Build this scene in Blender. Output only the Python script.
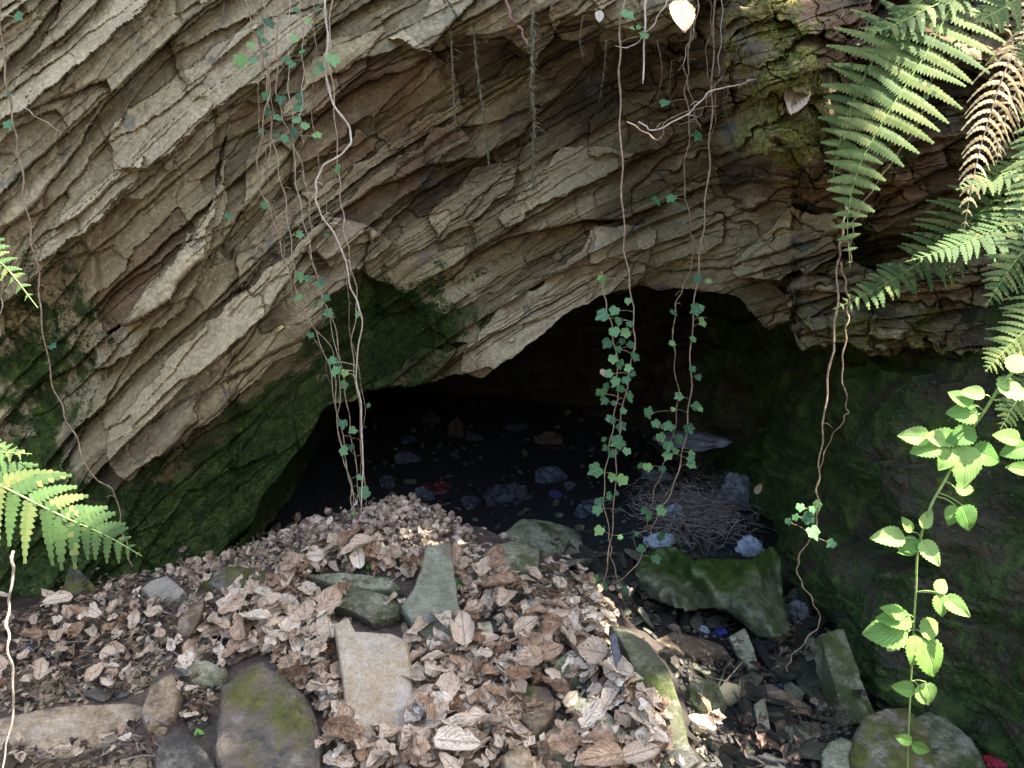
import bpy, bmesh, math, random
import numpy as np
from mathutils import Vector, Matrix
for o in list(bpy.data.objects): bpy.data.objects.remove(o)
SC = bpy.context.scene
COL = SC.collection
rad = math.radians
# ------------------------------------------------------------------ camera
PITCH = 15.0; F = 804.0; CAMH = 1.5
cam = bpy.data.cameras.new('camera'); camo = bpy.data.objects.new('camera', cam); COL.objects.link(camo)
camo.location = (0, 0, CAMH); camo.rotation_euler = (rad(90 - PITCH), 0, 0)
cam.sensor_width = 36; cam.lens = F / 1024 * 36; cam.clip_start = .02; cam.clip_end = 500
SC.camera = camo
# ------------------------------------------------------------------ light
SUN = Vector((0.42, -0.12, 0.90)).normalized()
w = bpy.data.worlds.new('World'); SC.world = w; w.use_nodes = True
nt = w.node_tree; nt.nodes.clear()
wo = nt.nodes.new('ShaderNodeOutputWorld'); wb = nt.nodes.new('ShaderNodeBackground'); sk = nt.nodes.new('ShaderNodeTexSky')
sk.sky_type = 'NISHITA'; sk.sun_disc = False
sk.sun_elevation = math.asin(SUN.z); sk.sun_rotation = math.atan2(SUN.x, SUN.y)
sk.dust_density = 2.5
nt.links.new(sk.outputs[0], wb.inputs[0]); wb.inputs[1].default_value = 0.15
nt.links.new(wb.outputs[0], wo.inputs[0])
sl = bpy.data.lights.new('sun', 'SUN'); sl.energy = 4.5; sl.angle = rad(.55); sl.color = (1, .95, .86)
so = bpy.data.objects.new('sun', sl); COL.objects.link(so); so.location = (2, 0, 6)
so.rotation_euler = SUN.to_track_quat('Z', 'Y').to_euler()
SC.view_settings.view_transform = 'Standard'; SC.view_settings.look = 'None'
SC.view_settings.gamma = 1; SC.view_settings.use_curve_mapping = False
SC.view_settings.exposure = 2.6
# ------------------------------------------------------------------ maths helpers
cp, sp_ = math.cos(rad(PITCH)), math.sin(rad(PITCH))
def at(px, py, D):
    """world point seen at pixel px,py whose Y distance is D (arrays welcome)"""
    x = (np.asarray(px, float) - 512) / F; v = -(np.asarray(py, float) - 384) / F
    dy = cp + v * sp_; dz = -sp_ + v * cp
    k = D / dy
    return np.stack(np.broadcast_arrays(x * k, D + 0 * k, CAMH + dz * k), -1)
def V(px, py, D): return Vector(at(px, py, D).tolist())
def hsh(a, b=0, c=0):
    a = np.asarray(a).astype(np.int64); b = np.asarray(b).astype(np.int64)
    h = (a * 374761393 + b * 668265263 + int(c) * 974711 + 12345) & 0xffffffff
    h = ((h ^ (h >> 13)) * 1274126177) & 0xffffffff
    h = (h ^ (h >> 16)) & 0xffffffff
    h = ((h ^ (h >> 15)) * 2246822519) & 0xffffffff
    return ((h ^ (h >> 13)) & 0xffffff) / float(0xffffff)
def vn(x, y, seed=0):
    x = np.asarray(x, float); y = np.asarray(y, float)
    i = np.floor(x); j = np.floor(y); f = x - i; g = y - j
    f = f * f * f * (f * (f * 6 - 15) + 10); g = g * g * g * (g * (g * 6 - 15) + 10)
    a = hsh(i, j, seed); b = hsh(i + 1, j, seed); c = hsh(i, j + 1, seed); d = hsh(i + 1, j + 1, seed)
    return (a * (1 - f) + b * f) * (1 - g) + (c * (1 - f) + d * f) * g
def fbm(x, y, seed=0, o=4, gain=.5):
    r = 0; a = 1; t = 0
    for k in range(o):
        r = r + a * (vn(x * 2**k + 17 * k, y * 2**k - 9 * k, seed + k) - .5); t += a; a *= gain
    return r / t * 2          # about -1..1
def sst(a, b, x):
    t = np.clip((x - a) / (b - a), 0, 1); return t * t * (3 - 2 * t)
class RBF:
    def __init__(s, P, z, lam=1e-4, sc=1.0):
        s.P = np.asarray(P, float) / sc; s.sc = sc; n = len(s.P)
        K = s.k(s.P, s.P) + lam * np.eye(n)
        Q = np.c_[np.ones(n), s.P]
        A = np.block([[K, Q], [Q.T, np.zeros((3, 3))]])
        s.w = np.linalg.solve(A, np.r_[z, 0, 0, 0])
    def k(s, a, b):
        r2 = ((a[:, None] - b[None]) ** 2).sum(-1)
        return .5 * r2 * np.log(r2 + 1e-12)
    def __call__(s, x, y):
        x, y = np.broadcast_arrays(x, y); sh = x.shape
        p = np.stack([x.ravel(), y.ravel()], -1) / s.sc
        out = np.empty(len(p))
        for i in range(0, len(p), 20000):
            q = p[i:i + 20000]
            out[i:i + 20000] = s.k(q, s.P) @ s.w[:-3] + s.w[-3] + q @ s.w[-2:]
        return out.reshape(sh)
def cells(x, y, seed):
    """jittered-grid Voronoi: distance gap to second cell, cell hash i,j and offsets to the cell centre"""
    i0 = np.floor(x); j0 = np.floor(y); b1 = np.full(x.shape, 9.); b2 = b1.copy(); ci = i0.copy(); cj = j0.copy(); ox = x * 0; oy = x * 0
    for di in (-1, 0, 1):
        for dj in (-1, 0, 1):
            i = i0 + di; j = j0 + dj; dx = x - (i + .1 + .8 * hsh(i, j, seed)); dy = y - (j + .1 + .8 * hsh(i, j, seed + 1))
            d = np.abs(dx) * .7 + np.abs(dy) + .25 * (dx + dy) * (hsh(i, j, seed + 2) - .5); m = d < b1
            b2 = np.where(m, b1, np.minimum(b2, d)); b1 = np.where(m, d, b1)
            ci = np.where(m, i, ci); cj = np.where(m, j, cj); ox = np.where(m, dx, ox); oy = np.where(m, dy, oy)
    return b2 - b1, ci, cj, ox, oy
def inpoly(px, py, poly):
    r = np.zeros(np.broadcast(px, py).shape, bool); n = len(poly)
    for i in range(n):
        x0, y0 = poly[i]; x1, y1 = poly[(i + 1) % n]
        if y0 == y1: continue
        c = ((y0 > py) != (y1 > py)) & (px < (x1 - x0) * (py - y0) / (y1 - y0) + x0)
        r ^= c
    return r
def spline(pts, n):
    P = [Vector(p) for p in pts]; P = [P[0] * 2 - P[1]] + P + [P[-1] * 2 - P[-2]]
    m = len(P) - 3; out = []
    for k in range(n + 1):
        u = k / n * m; i = min(int(u), m - 1); t = u - i
        a, b, c, d = P[i:i + 4]
        out.append(.5 * ((2 * b) + (c - a) * t + (2 * a - 5 * b + 4 * c - d) * t * t + (3 * b - a - 3 * c + d) * t**3))
    return out
# ------------------------------------------------------------------ object helpers
def tag(o, label=None, cat=None, group=None, kind=None):
    if label: o['label'] = label
    if cat: o['category'] = cat
    if group: o['group'] = group
    if kind: o['kind'] = kind
    return o
def empty(name, loc):
    o = bpy.data.objects.new(name, None); o.location = loc; o.empty_display_size = .1; COL.objects.link(o); return o
class MB:
    def __init__(s): s.v = []; s.f = []; s.a = {}; s.n = 0; s.mi = []
    def add(s, verts, faces, **attrs):
        b = s.n; k = len(verts)
        s.v.extend([tuple(map(float, q)) for q in verts]); s.n += k
        s.f.extend([tuple(i + b for i in q) for q in faces])
        for nme in set(list(s.a) + list(attrs)):
            L = s.a.setdefault(nme, [0.0] * b)
            x = attrs.get(nme, 0.0)
            L.extend([float(x)] * k if np.isscalar(x) else [float(q) for q in x])
    def tube(s, pts, r, seg=6, **attrs):
        n = len(pts); r = r if hasattr(r, '__len__') else [r] * n
        vs = []; fs = []; up = Vector((.3, .9, .2)).normalized()
        for i, p in enumerate(pts):
            t = (pts[min(i + 1, n - 1)] - pts[max(i - 1, 0)])
            if t.length < 1e-9: t = Vector((0, 0, 1))
            t.normalize(); a = t.cross(up)
            if a.length < 1e-4: a = t.cross(Vector((1, 0, 0)))
            a.normalize(); b = t.cross(a)
            for k in range(seg):
                q = 2 * math.pi * k / seg
                vs.append(p + (a * math.cos(q) + b * math.sin(q)) * r[i])
            if i:
                o = (i - 1) * seg
                fs += [(o + k, o + (k + 1) % seg, o + seg + (k + 1) % seg, o + seg + k) for k in range(seg)]
        fs.append(tuple(range(seg))[::-1]); fs.append(tuple(range((n - 1) * seg, n * seg)))
        s.add(vs, fs, **attrs)
    def mesh(s, name, mat, origin=(0, 0, 0), smooth=True):
        me = bpy.data.meshes.new(name); o = Vector(origin)
        me.from_pydata([(x - o.x, y - o.y, z - o.z) for x, y, z in s.v], [], s.f)
        for nme, L in s.a.items():
            at_ = me.attributes.new(nme, 'FLOAT', 'POINT'); at_.data.foreach_set('value', np.asarray(L, np.float32))
        if mat: me.materials.append(mat)
        me.polygons.foreach_set('use_smooth', [smooth] * len(me.polygons)); me.update()
        return me
    def build(s, name, mat, parent=None, origin=None, smooth=True):
        if parent is not None: origin = parent.location.copy()
        if origin is None:
            A = np.asarray(s.v); origin = Vector((A[:, 0].mean(), A[:, 1].mean(), A[:, 2].min()))
        o = bpy.data.objects.new(name, s.mesh(name, mat, origin, smooth)); COL.objects.link(o)
        if parent is not None: o.parent = parent
        else: o.location = origin
        return o
def grid_obj(name, P, mat, attrs, smooth=False, keep=None):
    """P (rows, cols, 3)"""
    R, C = P.shape[:2]
    me = bpy.data.meshes.new(name)
    idx = np.arange(R * C).reshape(R, C)
    q = np.stack([idx[:-1, :-1], idx[1:, :-1], idx[1:, 1:], idx[:-1, 1:]], -1).reshape(-1, 4)
    if keep is not None: q = q[keep.reshape(-1)]
    me.vertices.add(R * C); me.vertices.foreach_set('co', P.reshape(-1).astype(np.float32))
    me.loops.add(len(q) * 4); me.polygons.add(len(q))
    me.loops.foreach_set('vertex_index', q.reshape(-1).astype(np.int32))
    me.polygons.foreach_set('loop_start', (np.arange(len(q)) * 4).astype(np.int32))
    me.polygons.foreach_set('use_smooth', [smooth] * len(q))
    me.update(calc_edges=True)
    for k, a in attrs.items():
        A = me.attributes.new(k, 'FLOAT', 'POINT'); A.data.foreach_set('value', np.ascontiguousarray(a, np.float32).reshape(-1))
    me.materials.append(mat)
    o = bpy.data.objects.new(name, me); COL.objects.link(o)
    return o
# ------------------------------------------------------------------ materials
class Mt:
    def __init__(s, name):
        s.m = bpy.data.materials.new(name); s.m.use_nodes = True; s.t = s.m.node_tree; s.t.nodes.clear()
        s.out = s.N('ShaderNodeOutputMaterial')
    def N(s, ty, **k):
        n = s.t.nodes.new(ty)
        for a, b in k.items(): setattr(n, a, b)
        return n
    def L(s, a, b): s.t.links.new(a, b)
    def setin(s, sock, v):
        if isinstance(v, bpy.types.NodeSocket): s.L(v, sock)
        elif isinstance(v, tuple) and len(v) == 3 and sock.type == 'RGBA': sock.default_value = (*v, 1)
        else: sock.default_value = v
    def attr(s, n): return s.N('ShaderNodeAttribute', attribute_name=n).outputs['Fac']
    def math(s, op, a, b=0.0, c=0.0, clamp=False):
        n = s.N('ShaderNodeMath', operation=op, use_clamp=clamp)
        s.setin(n.inputs[0], a); s.setin(n.inputs[1], b); s.setin(n.inputs[2], c); return n.outputs[0]
    def noise(s, vec, scale, det=4, rough=.55, dist=0.0):
        n = s.N('ShaderNodeTexNoise'); s.L(vec, n.inputs['Vector'])
        n.inputs['Scale'].default_value = scale; n.inputs['Detail'].default_value = det
        n.inputs['Roughness'].default_value = rough; n.inputs['Distortion'].default_value = dist
        return n.outputs['Fac']
    def vor(s, vec, scale, out='Distance', feature='F1', rnd=1):
        n = s.N('ShaderNodeTexVoronoi', feature=feature); s.L(vec, n.inputs['Vector'])
        n.inputs['Scale'].default_value = scale; n.inputs['Randomness'].default_value = rnd
        return n.outputs[out]
    def ramp(s, f, stops, interp='LINEAR'):
        n = s.N('ShaderNodeValToRGB'); s.setin(n.inputs[0], f); cr = n.color_ramp; cr.interpolation = interp
        while len(cr.elements) < len(stops): cr.elements.new(.5)
        for e, (p, c) in zip(cr.elements, stops):
            e.position = p; e.color = (*c, 1) if isinstance(c, tuple) else (c, c, c, 1)
        return n.outputs[0]
    def mix(s, f, a, b, mode='MIX'):
        n = s.N('ShaderNodeMix', data_type='RGBA', blend_type=mode)
        s.setin(n.inputs[0], f); s.setin(n.inputs[6], a); s.setin(n.inputs[7], b); return n.outputs[2]
    def smooth(s, f, a, b):
        n = s.N('ShaderNodeMapRange', interpolation_type='SMOOTHSTEP'); s.setin(n.inputs[0], f)
        n.inputs[1].default_value = a; n.inputs[2].default_value = b; return n.outputs[0]
    def bump(s, h, dist, strength=1.0, nrm=None):
        n = s.N('ShaderNodeBump'); s.L(h, n.inputs['Height']); n.inputs['Distance'].default_value = dist
        s.setin(n.inputs['Strength'], strength)
        if nrm: s.L(nrm, n.inputs['Normal'])
        return n.outputs[0]
    def obj(s): return s.N('ShaderNodeTexCoord').outputs['Object']
    def comb(s, x, y, z):
        n = s.N('ShaderNodeCombineXYZ')
        for i, q in enumerate((x, y, z)): s.setin(n.inputs[i], q)
        return n.outputs[0]
    def scale(s, vec, sc, rot=(0, 0, 0)):
        n = s.N('ShaderNodeMapping'); s.L(vec, n.inputs[0]); n.inputs['Scale'].default_value = sc
        n.inputs['Rotation'].default_value = rot; return n.outputs[0]
    def bsdf(s, col, rough=.8, nrm=None, spec=.4, trans=0, tcol=None, coat=None):
        b = s.N('ShaderNodeBsdfPrincipled'); s.setin(b.inputs['Base Color'], col); s.setin(b.inputs['Roughness'], rough)
        s.setin(b.inputs['Specular IOR Level'], spec)
        if nrm: s.L(nrm, b.inputs['Normal'])
        o = b.outputs[0]
        if trans:
            t = s.N('ShaderNodeBsdfTranslucent'); s.setin(t.inputs[0], tcol if tcol is not None else col)
            if nrm: s.L(nrm, t.inputs['Normal'])
            mx = s.N('ShaderNodeMixShader'); mx.inputs[0].default_value = trans
            s.L(o, mx.inputs[1]); s.L(t.outputs[0], mx.inputs[2]); o = mx.outputs[0]
        s.L(o, s.out.inputs[0]); return s.m
MOSS_D = (.020, .034, .008); MOSS_L = (.10, .145, .022)
def mossmix(M, col, vec, mossattr, golden=0.0):
    n1 = M.noise(vec, 9, 5, .6); n2 = M.noise(vec, 60, 3, .6)
    f = M.math('ADD', mossattr, M.math('MULTIPLY', M.math('SUBTRACT', n1, .5), 2.6))
    f = M.math('ADD', f, M.math('MULTIPLY', M.math('SUBTRACT', n2, .5), .5))
    f = M.smooth(f, .32, .78)
    mc = M.ramp(M.noise(vec, 11, 5, .75), [(.2, (.03, .026, .014)), (.36, MOSS_D), (.5, (.042, .068, .012)), (.72, MOSS_L)])
    mc = M.mix(golden, mc, M.ramp(M.noise(vec, 30, 4, .7), [(.3, (.07, .055, .015)), (.5, (.20, .16, .04)), (.7, (.36, .30, .09))]))
    return f, M.mix(f, col, mc)
def rock_mat(name, strata=True, dark=1.0, mossn=0.0):
    M = Mt(name); ob = M.obj()
    if strata:
        vec = M.comb(M.attr('st'), M.math('MULTIPLY', M.attr('ss'), 2.0), 0.0)
        vec2 = M.comb(M.attr('st'), M.attr('ss'), 0.0)
    else:
        vec = M.scale(ob, (1, 1, 4), (.4, .5, 0)); vec2 = ob
    big = M.noise(vec2, 3.5, 5, .6); g = M.noise(vec, 6, 6, .6); fine = M.noise(ob, 70, 3, .6)
    tone = M.math('ADD', M.math('MULTIPLY', M.attr('tone'), .55), M.math('MULTIPLY', g, .5))
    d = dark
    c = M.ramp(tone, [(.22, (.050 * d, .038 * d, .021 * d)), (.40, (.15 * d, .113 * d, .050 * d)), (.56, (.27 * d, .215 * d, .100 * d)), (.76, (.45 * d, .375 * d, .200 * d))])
    c = M.mix(M.math('MULTIPLY', M.smooth(M.math('ADD', big, M.attr('rust')), .62, .85), .7), c,
              M.ramp(g, [(.3, (.10 * d, .045 * d, .02 * d)), (.7, (.26 * d, .135 * d, .055 * d))]))
    c = M.mix(M.attr('pale'), c, M.ramp(g, [(.25, (.28, .22, .12)), (.6, (.50, .42, .25))]))
    # blue grey slate patches
    c = M.mix(M.math('MULTIPLY', M.smooth(M.noise(vec2, 5.3, 3, .5), .62, .70), .55), c, (.12 * d, .13 * d, .14 * d))
    c = M.mix(M.smooth(fine, .3, .75), M.mix(.45, c, (.03, .026, .02)), c)
    # mineral spots
    c = M.mix(M.math('MULTIPLY', M.smooth(M.noise(ob, 34, 3, .6), .66, .76), .5), c, (.40, .37, .27))
    f, c = mossmix(M, c, ob, M.math('ADD', M.attr('moss'), mossn), M.attr('gold'))
    h = M.math('ADD', M.math('MULTIPLY', M.noise(vec, 14, 5, .6), .9), M.math('MULTIPLY', fine, .35))
    cr = M.smooth(M.vor(M.scale(vec, (1, 1, 1)), 7, 'Distance', 'DISTANCE_TO_EDGE'), 0.0, .035)
    h = M.math('ADD', h, M.math('MULTIPLY', cr, .25))
    h = M.math('ADD', h, M.math('MULTIPLY', f, M.math('MULTIPLY', M.noise(ob, 130, 3, .7), 1.4)))
    return M.bsdf(c, M.math('SUBTRACT', .86, M.math('MULTIPLY', M.attr('wet'), .5)), M.bump(h, .008, .8), .3)
def stone_mat(name, stops, mossv=0.0, wet=.0, tint=None, golden=0.0):
    M = Mt(name); ob = M.obj(); rn = M.N('ShaderNodeObjectInfo').outputs['Random']
    v = M.N('ShaderNodeVectorMath', operation='ADD'); M.L(ob, v.inputs[0])
    M.L(M.comb(M.math('MULTIPLY', rn, 37.0), M.math('MULTIPLY', M.attr('rnd'), 53.0), 0.0), v.inputs[1]); vec = v.outputs[0]
    g = M.math('ADD', M.math('MULTIPLY', M.noise(vec, 13, 7, .72), .55), M.math('MULTIPLY', M.noise(M.scale(vec, (1, 1, 4), (.5, .3, .4)), 34, 5, .7, .8), .45)); fine = M.noise(vec, 150, 4, .75)
    tone = M.math('ADD', M.math('ADD', M.math('MULTIPLY', M.math('SUBTRACT', g, .5), 1.5), .5), M.math('MULTIPLY', M.math('SUBTRACT', M.attr('rnd'), .5), .35))
    c = M.ramp(tone, stops)
    c = M.mix(M.math('MULTIPLY', M.smooth(M.noise(vec, 14, 4, .6), .56, .72), .6), c, (.34, .31, .26))
    c = M.mix(M.math('MULTIPLY', M.smooth(M.noise(vec, 11, 4, .6), .36, .26), .6), c, (.17, .09, .04))
    c = M.mix(M.smooth(fine, .3, .7), M.mix(.4, c, (.03, .027, .02)), c)
    f, c = mossmix(M, c, vec, M.math('ADD', M.attr('moss'), mossv), golden)
    h = M.math('ADD', M.noise(vec, 26, 6, .7), M.math('MULTIPLY', fine, .3))
    h = M.math('ADD', h, M.math('MULTIPLY', f, M.math('MULTIPLY', M.noise(vec, 160, 3, .7), 1.2)))
    return M.bsdf(c, .85 - wet, M.bump(h, .012, .9), .4 + wet * .5)
def leaf_mat(name, cols, rough=.5, trans=.3, vein=(.3, .4, .2), veinf=.5, bumpd=.002, objr=True, spots=None, spec=.4, vs=7.0):
    M = Mt(name); rn = M.math('FRACT', M.math('ADD', M.attr('rnd'), M.N('ShaderNodeObjectInfo').outputs['Random'] if objr else 0.0))
    u, v = M.attr('lu'), M.attr('lv'); ob = M.obj()
    au = M.math('ABSOLUTE', u)
    ph = M.math('FRACT', M.math('MULTIPLY', M.math('SUBTRACT', v, M.math('MULTIPLY', au, .45)), vs))
    vl = M.smooth(M.math('ABSOLUTE', M.math('SUBTRACT', ph, .5)), .10, .0)
    mid = M.smooth(au, .09, .02)
    vv = M.math('MAXIMUM', vl, mid)
    n = M.noise(ob, 45, 4, .6)
    f = M.math('ADD', M.math('MULTIPLY', rn, .8), M.math('MULTIPLY', M.math('SUBTRACT', n, .4), .5))
    c = M.ramp(f, cols)
    c = M.mix(M.math('MULTIPLY', vv, veinf), c, vein)
    if spots: c = M.mix(M.smooth(M.noise(ob, 120, 3, .6), .6, .68), c, spots)
    h = M.math('SUBTRACT', M.math('MULTIPLY', n, .5), vv)
    return M.bsdf(c, rough, M.bump(h, bumpd, .8), spec, trans)
M_CLIFF = rock_mat('layered_rock')
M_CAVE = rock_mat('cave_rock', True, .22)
ST_GREY = [(.32, (.05, .045, .036)), (.5, (.17, .155, .12)), (.68, (.34, .31, .24))]
ST_TAN = [(.32, (.12, .085, .05)), (.5, (.32, .24, .14)), (.68, (.50, .41, .28))]
ST_GREEN = [(.32, (.08, .08, .04)), (.5, (.22, .22, .13)), (.68, (.42, .42, .30))]
ST_DARK = [(.32, (.018, .019, .022)), (.5, (.06, .055, .046)), (.68, (.20, .155, .10))]
ST_WET = [(.3, (.012, .012, .009)), (.5, (.05, .048, .032)), (.72, (.14, .13, .08))]
ST_BLUE = [(.25, (.05, .055, .065)), (.5, (.12, .13, .145)), (.75, (.24, .24, .26))]
SM = dict(dark=stone_mat('dark_stone', ST_DARK, -.1), grey=stone_mat('grey_stone', ST_GREY, -.1), tan=stone_mat('ochre_stone', ST_TAN, -.15), green=stone_mat('greenish_stone', ST_GREEN, .2),
          wet=stone_mat('wet_dark_stone', ST_WET, .12, .5), blue=stone_mat('slate_blue_stone', ST_BLUE, -.1, .15),
          mossy=stone_mat('mossy_stone', ST_GREY, .62, 0, None, .35), algae=stone_mat('algae_stone', ST_GREEN, .42, .2, None, .12))
DEADC = [(.02, (.12, .065, .035)), (.15, (.32, .20, .11)), (.32, (.50, .37, .25)), (.6, (.60, .485, .35)), (.8, (.70, .59, .44)), (.95, (.78, .71, .58))]
M_DEAD = leaf_mat('dead_leaf', DEADC, .65, .15, (.20, .12, .08), .45, .004, spots=(.16, .09, .06))
M_DARKDEAD = leaf_mat('damp_dead_leaf', [(.1, (.03, .02, .015)), (.5, (.10, .065, .045)), (.9, (.24, .17, .13))], .5, .05, (.05, .03, .02), .5, .004)
M_IVY = leaf_mat('ivy_leaf', [(.05, (.03, .09, .03)), (.35, (.08, .20, .07)), (.65, (.14, .29, .10)), (.85, (.24, .40, .10)), (.96, (.34, .40, .10))], .38, .22, (.20, .42, .27), .35, .0015, vs=4)
M_BRAM = leaf_mat('bramble_leaf', [(.1, (.15, .33, .06)), (.5, (.27, .48, .10)), (.9, (.42, .60, .18))], .5, .38, (.36, .5, .2), .45, .003, vs=8)
M_FERN = leaf_mat('fern_frond_green', [(.1, (.05, .10, .02)), (.5, (.10, .16, .035)), (.8, (.19, .23, .06)), (.97, (.30, .26, .09))], .7, .35, (.2, .3, .1), 0, .001)
M_FERNY = leaf_mat('fern_frond_yellowing', [(.1, (.06, .12, .03)), (.5, (.10, .175, .045)), (.8, (.17, .21, .06)), (.97, (.28, .22, .08))], .7, .35, (.2, .3, .1), 0, .001)
M_FERND = leaf_mat('fern_frond_dead', [(.1, (.26, .19, .09)), (.5, (.44, .36, .19)), (.9, (.58, .50, .30))], .7, .3, (.3, .2, .1), 0, .001)
def simple(name, stops, scale=40, rough=.8, bd=.003, trans=0, spec=.3, sc=(1, 1, 1)):
    M = Mt(name); v = M.scale(M.obj(), sc); n = M.noise(v, scale, 5, .65)
    return M.bsdf(M.ramp(M.math('ADD', n, M.math('MULTIPLY', M.math('SUBTRACT', M.attr('rnd'), .5), .25)), stops), rough, M.bump(n, bd, .8), spec, trans)
M_STEM = simple('vine_stem', [(.3, (.14, .095, .055)), (.55, (.31, .23, .14)), (.8, (.46, .37, .25))], 60)
M_STEMP = simple('pale_stem', [(.3, (.25, .20, .13)), (.7, (.55, .47, .35))], 60)
M_GSTEM = simple('green_stem', [(.3, (.15, .25, .06)), (.7, (.33, .42, .14))], 40)
M_ROOT = simple('mossy_root', [(.3, (.04, .04, .02)), (.55, (.12, .11, .06)), (.8, (.25, .22, .14))], 90)
M_REDST = simple('reddish_twig', [(.3, (.10, .04, .03)), (.7, (.30, .15, .12))], 60)
M_BARK = simple('bark', [(.3, (.05, .04, .03)), (.7, (.16, .13, .10))], 12, bd=.02)
M_STRAW = simple('dry_straw', [(.3, (.10, .085, .07)), (.7, (.36, .31, .26))], 30)
def cloth(name, a, b, rough=.55, trans=.1):
    M = Mt(name); ob = M.obj(); n = M.noise(ob, 18, 5, .6)
    w = M.noise(M.scale(ob, (1, 1, 3), (.6, .4, 0)), 30, 5, .6, 1.5)
    return M.bsdf(M.ramp(n, [(.3, a), (.7, b)]), rough, M.bump(w, .01, .8), .5, trans)
M_RAG = cloth('grey_rag', (.12, .12, .12), (.34, .335, .34), .6)
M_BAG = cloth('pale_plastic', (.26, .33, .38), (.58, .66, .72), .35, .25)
M_BAGD = cloth('bluish_plastic', (.018, .02, .026), (.06, .068, .085), .35, .1)  # bluish scraps darkened in colour to suit the dark cave
M_BAGM = cloth('cave_shaded_plastic', (.035, .042, .05), (.12, .14, .17), .35, .1)  # pale plastic darkened in colour to stand in for cave shade
M_BROWNB = cloth('brown_plastic', (.05, .035, .02), (.16, .12, .07), .5, .1)
M_BLUE = cloth('blue_plastic', (.03, .05, .30), (.10, .14, .55), .35, .1)
M_RED = cloth('red_plastic', (.30, .015, .03), (.55, .05, .07), .3, .1)
M_WHITE = simple('white_shell', [(.3, (.6, .6, .56)), (.7, (.85, .85, .82))], 30)
M_MOSS = simple('moss_tuft', [(.3, (.05, .08, .01)), (.55, (.13, .17, .02)), (.8, (.26, .25, .06))], 20, .9, .001, .2)
M_MOSSG = simple('dark_moss_tuft', [(.3, (.014, .035, .008)), (.55, (.03, .075, .014)), (.8, (.07, .14, .025))], 20, .9, .001, .2)
M_MOSSW = simple('damp_wall_moss', [(.3, (.015, .04, .018)), (.55, (.04, .10, .04)), (.8, (.09, .17, .07))], 20, .9, .001, .2)
M_GRASS = simple('seedling_green', [(.3, (.12, .35, .04)), (.7, (.22, .52, .08))], 20, .5, .001, .3)
# ================================================================== GROUND
gp = []
def G(px, py, D): q = at(px, py, D); gp.append((q[0], q[1], q[2]))
def GW(x, y, z): gp.append((x, y, z))
for a in [(-150, 768, 1.8), (0, 768, 1.80), (150, 768, 1.78), (300, 768, 1.75), (450, 768, 1.72), (600, 768, 1.74),
          (0, 690, 2.18), (150, 690, 2.15), (300, 690, 2.08), (450, 690, 2.05), (570, 690, 2.05),
          (0, 640, 2.5), (150, 620, 2.5), (300, 600, 2.5), (450, 600, 2.45), (540, 620, 2.35),
          (60, 605, 2.68), (130, 585, 2.74), (200, 565, 2.84), (250, 548, 2.95), (320, 522, 3.08), (370, 505, 3.14), (410, 500, 3.12), (450, 522, 3.0),
          (500, 555, 2.8), (560, 590, 2.58), (615, 625, 2.36), (650, 670, 2.12), (690, 740, 1.88)]: G(*a)
for a in [(720, 760, 1.95), (760, 700, 2.3), (830, 740, 2.05), (900, 768, 1.95), (700, 640, 2.72), (760, 640, 2.75), (680, 590, 3.1), (760, 590, 3.1), (560, 540, 3.45), (640, 520, 3.6), (720, 520, 3.55)]: G(*a)
for x in (-2.4, -1.2, 0, 1.2): GW(x, 4.6, -.38); GW(x, 6.2, -.28)
for a in [(-1.6, 3.35, -.35), (-1.0, 3.5, -.35), (-.5, 3.75, -.35), (-.1, 3.5, -.28), (1.3, 2.5, -.3), (1.4, 3.4, -.36), (1.3, 1.5, -.1), (2, .8, .1), (-2.5, 2.2, 0), (-2.5, 1, .1),
          (0, 1, .02), (0, 0, 0), (-1.5, 0, .1), (1.5, -.5, .1), (-3, -1, .3), (3, -1, .4), (0, -2, .2), (3.5, 2, .3), (-4, 3, .2), (3, 5, -.2), (-3.5, 5, -.2)]: GW(*a)
gp = np.array(gp); GR = RBF(gp[:, :2], gp[:, 2], 2e-3)
def gz(x, y, fine=True):
    x, y = np.broadcast_arrays(np.asarray(x, float), np.asarray(y, float))
    xc, yc = np.clip(x, -4, 4), np.clip(y, -2, 7)
    z = GR(xc, yc)
    z = np.clip(z, -.6, .8)
    z = z + sst(-2, -9, y) * 4.5 + sst(3.2, 9, np.abs(x)) * 2.5 * sst(7, 2, y) + sst(7.2, 7.8, y) * 5.0
    z = z + .035 * fbm(x * 2.2, y * 2.2, 3, 4) + (.022 * fbm(x * 9, y * 9, 9, 4) if fine else 0)
    return z
def lines(a, b, fa, fb, step, grow=1.18):
    L = list(np.arange(fa, fb, step)); x = fa; s = step
    lo = []
    while x > a: s *= grow; x -= s; lo.append(x)
    x = L[-1]; s = step; hi = []
    while x < b: s *= grow; x += s; hi.append(x)
    return np.array(lo[::-1] + L + hi)
gx, gy = np.meshgrid(lines(-60, 60, -2.1, 1.9, .013), lines(-60, 60, 1.5, 4.2, .013), indexing='xy')
gzz = gz(gx, gy)
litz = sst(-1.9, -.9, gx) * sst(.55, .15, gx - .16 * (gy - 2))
M = Mt('forest_floor'); ob = M.obj()
n1 = M.noise(ob, 5, 6, .65); n2 = M.noise(ob, 60, 5, .7); vo = M.vor(ob, 45, 'Color')
c = M.ramp(n1, [(.3, (.018, .014, .011)), (.5, (.06, .045, .034)), (.7, (.13, .095, .07))])
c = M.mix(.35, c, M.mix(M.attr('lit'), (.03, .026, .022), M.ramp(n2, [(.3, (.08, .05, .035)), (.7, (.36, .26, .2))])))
c = M.mix(M.math('MULTIPLY', M.smooth(M.noise(ob, 3.3, 4, .6), .56, .66), .7), c, (.035, .05, .015))
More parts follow.
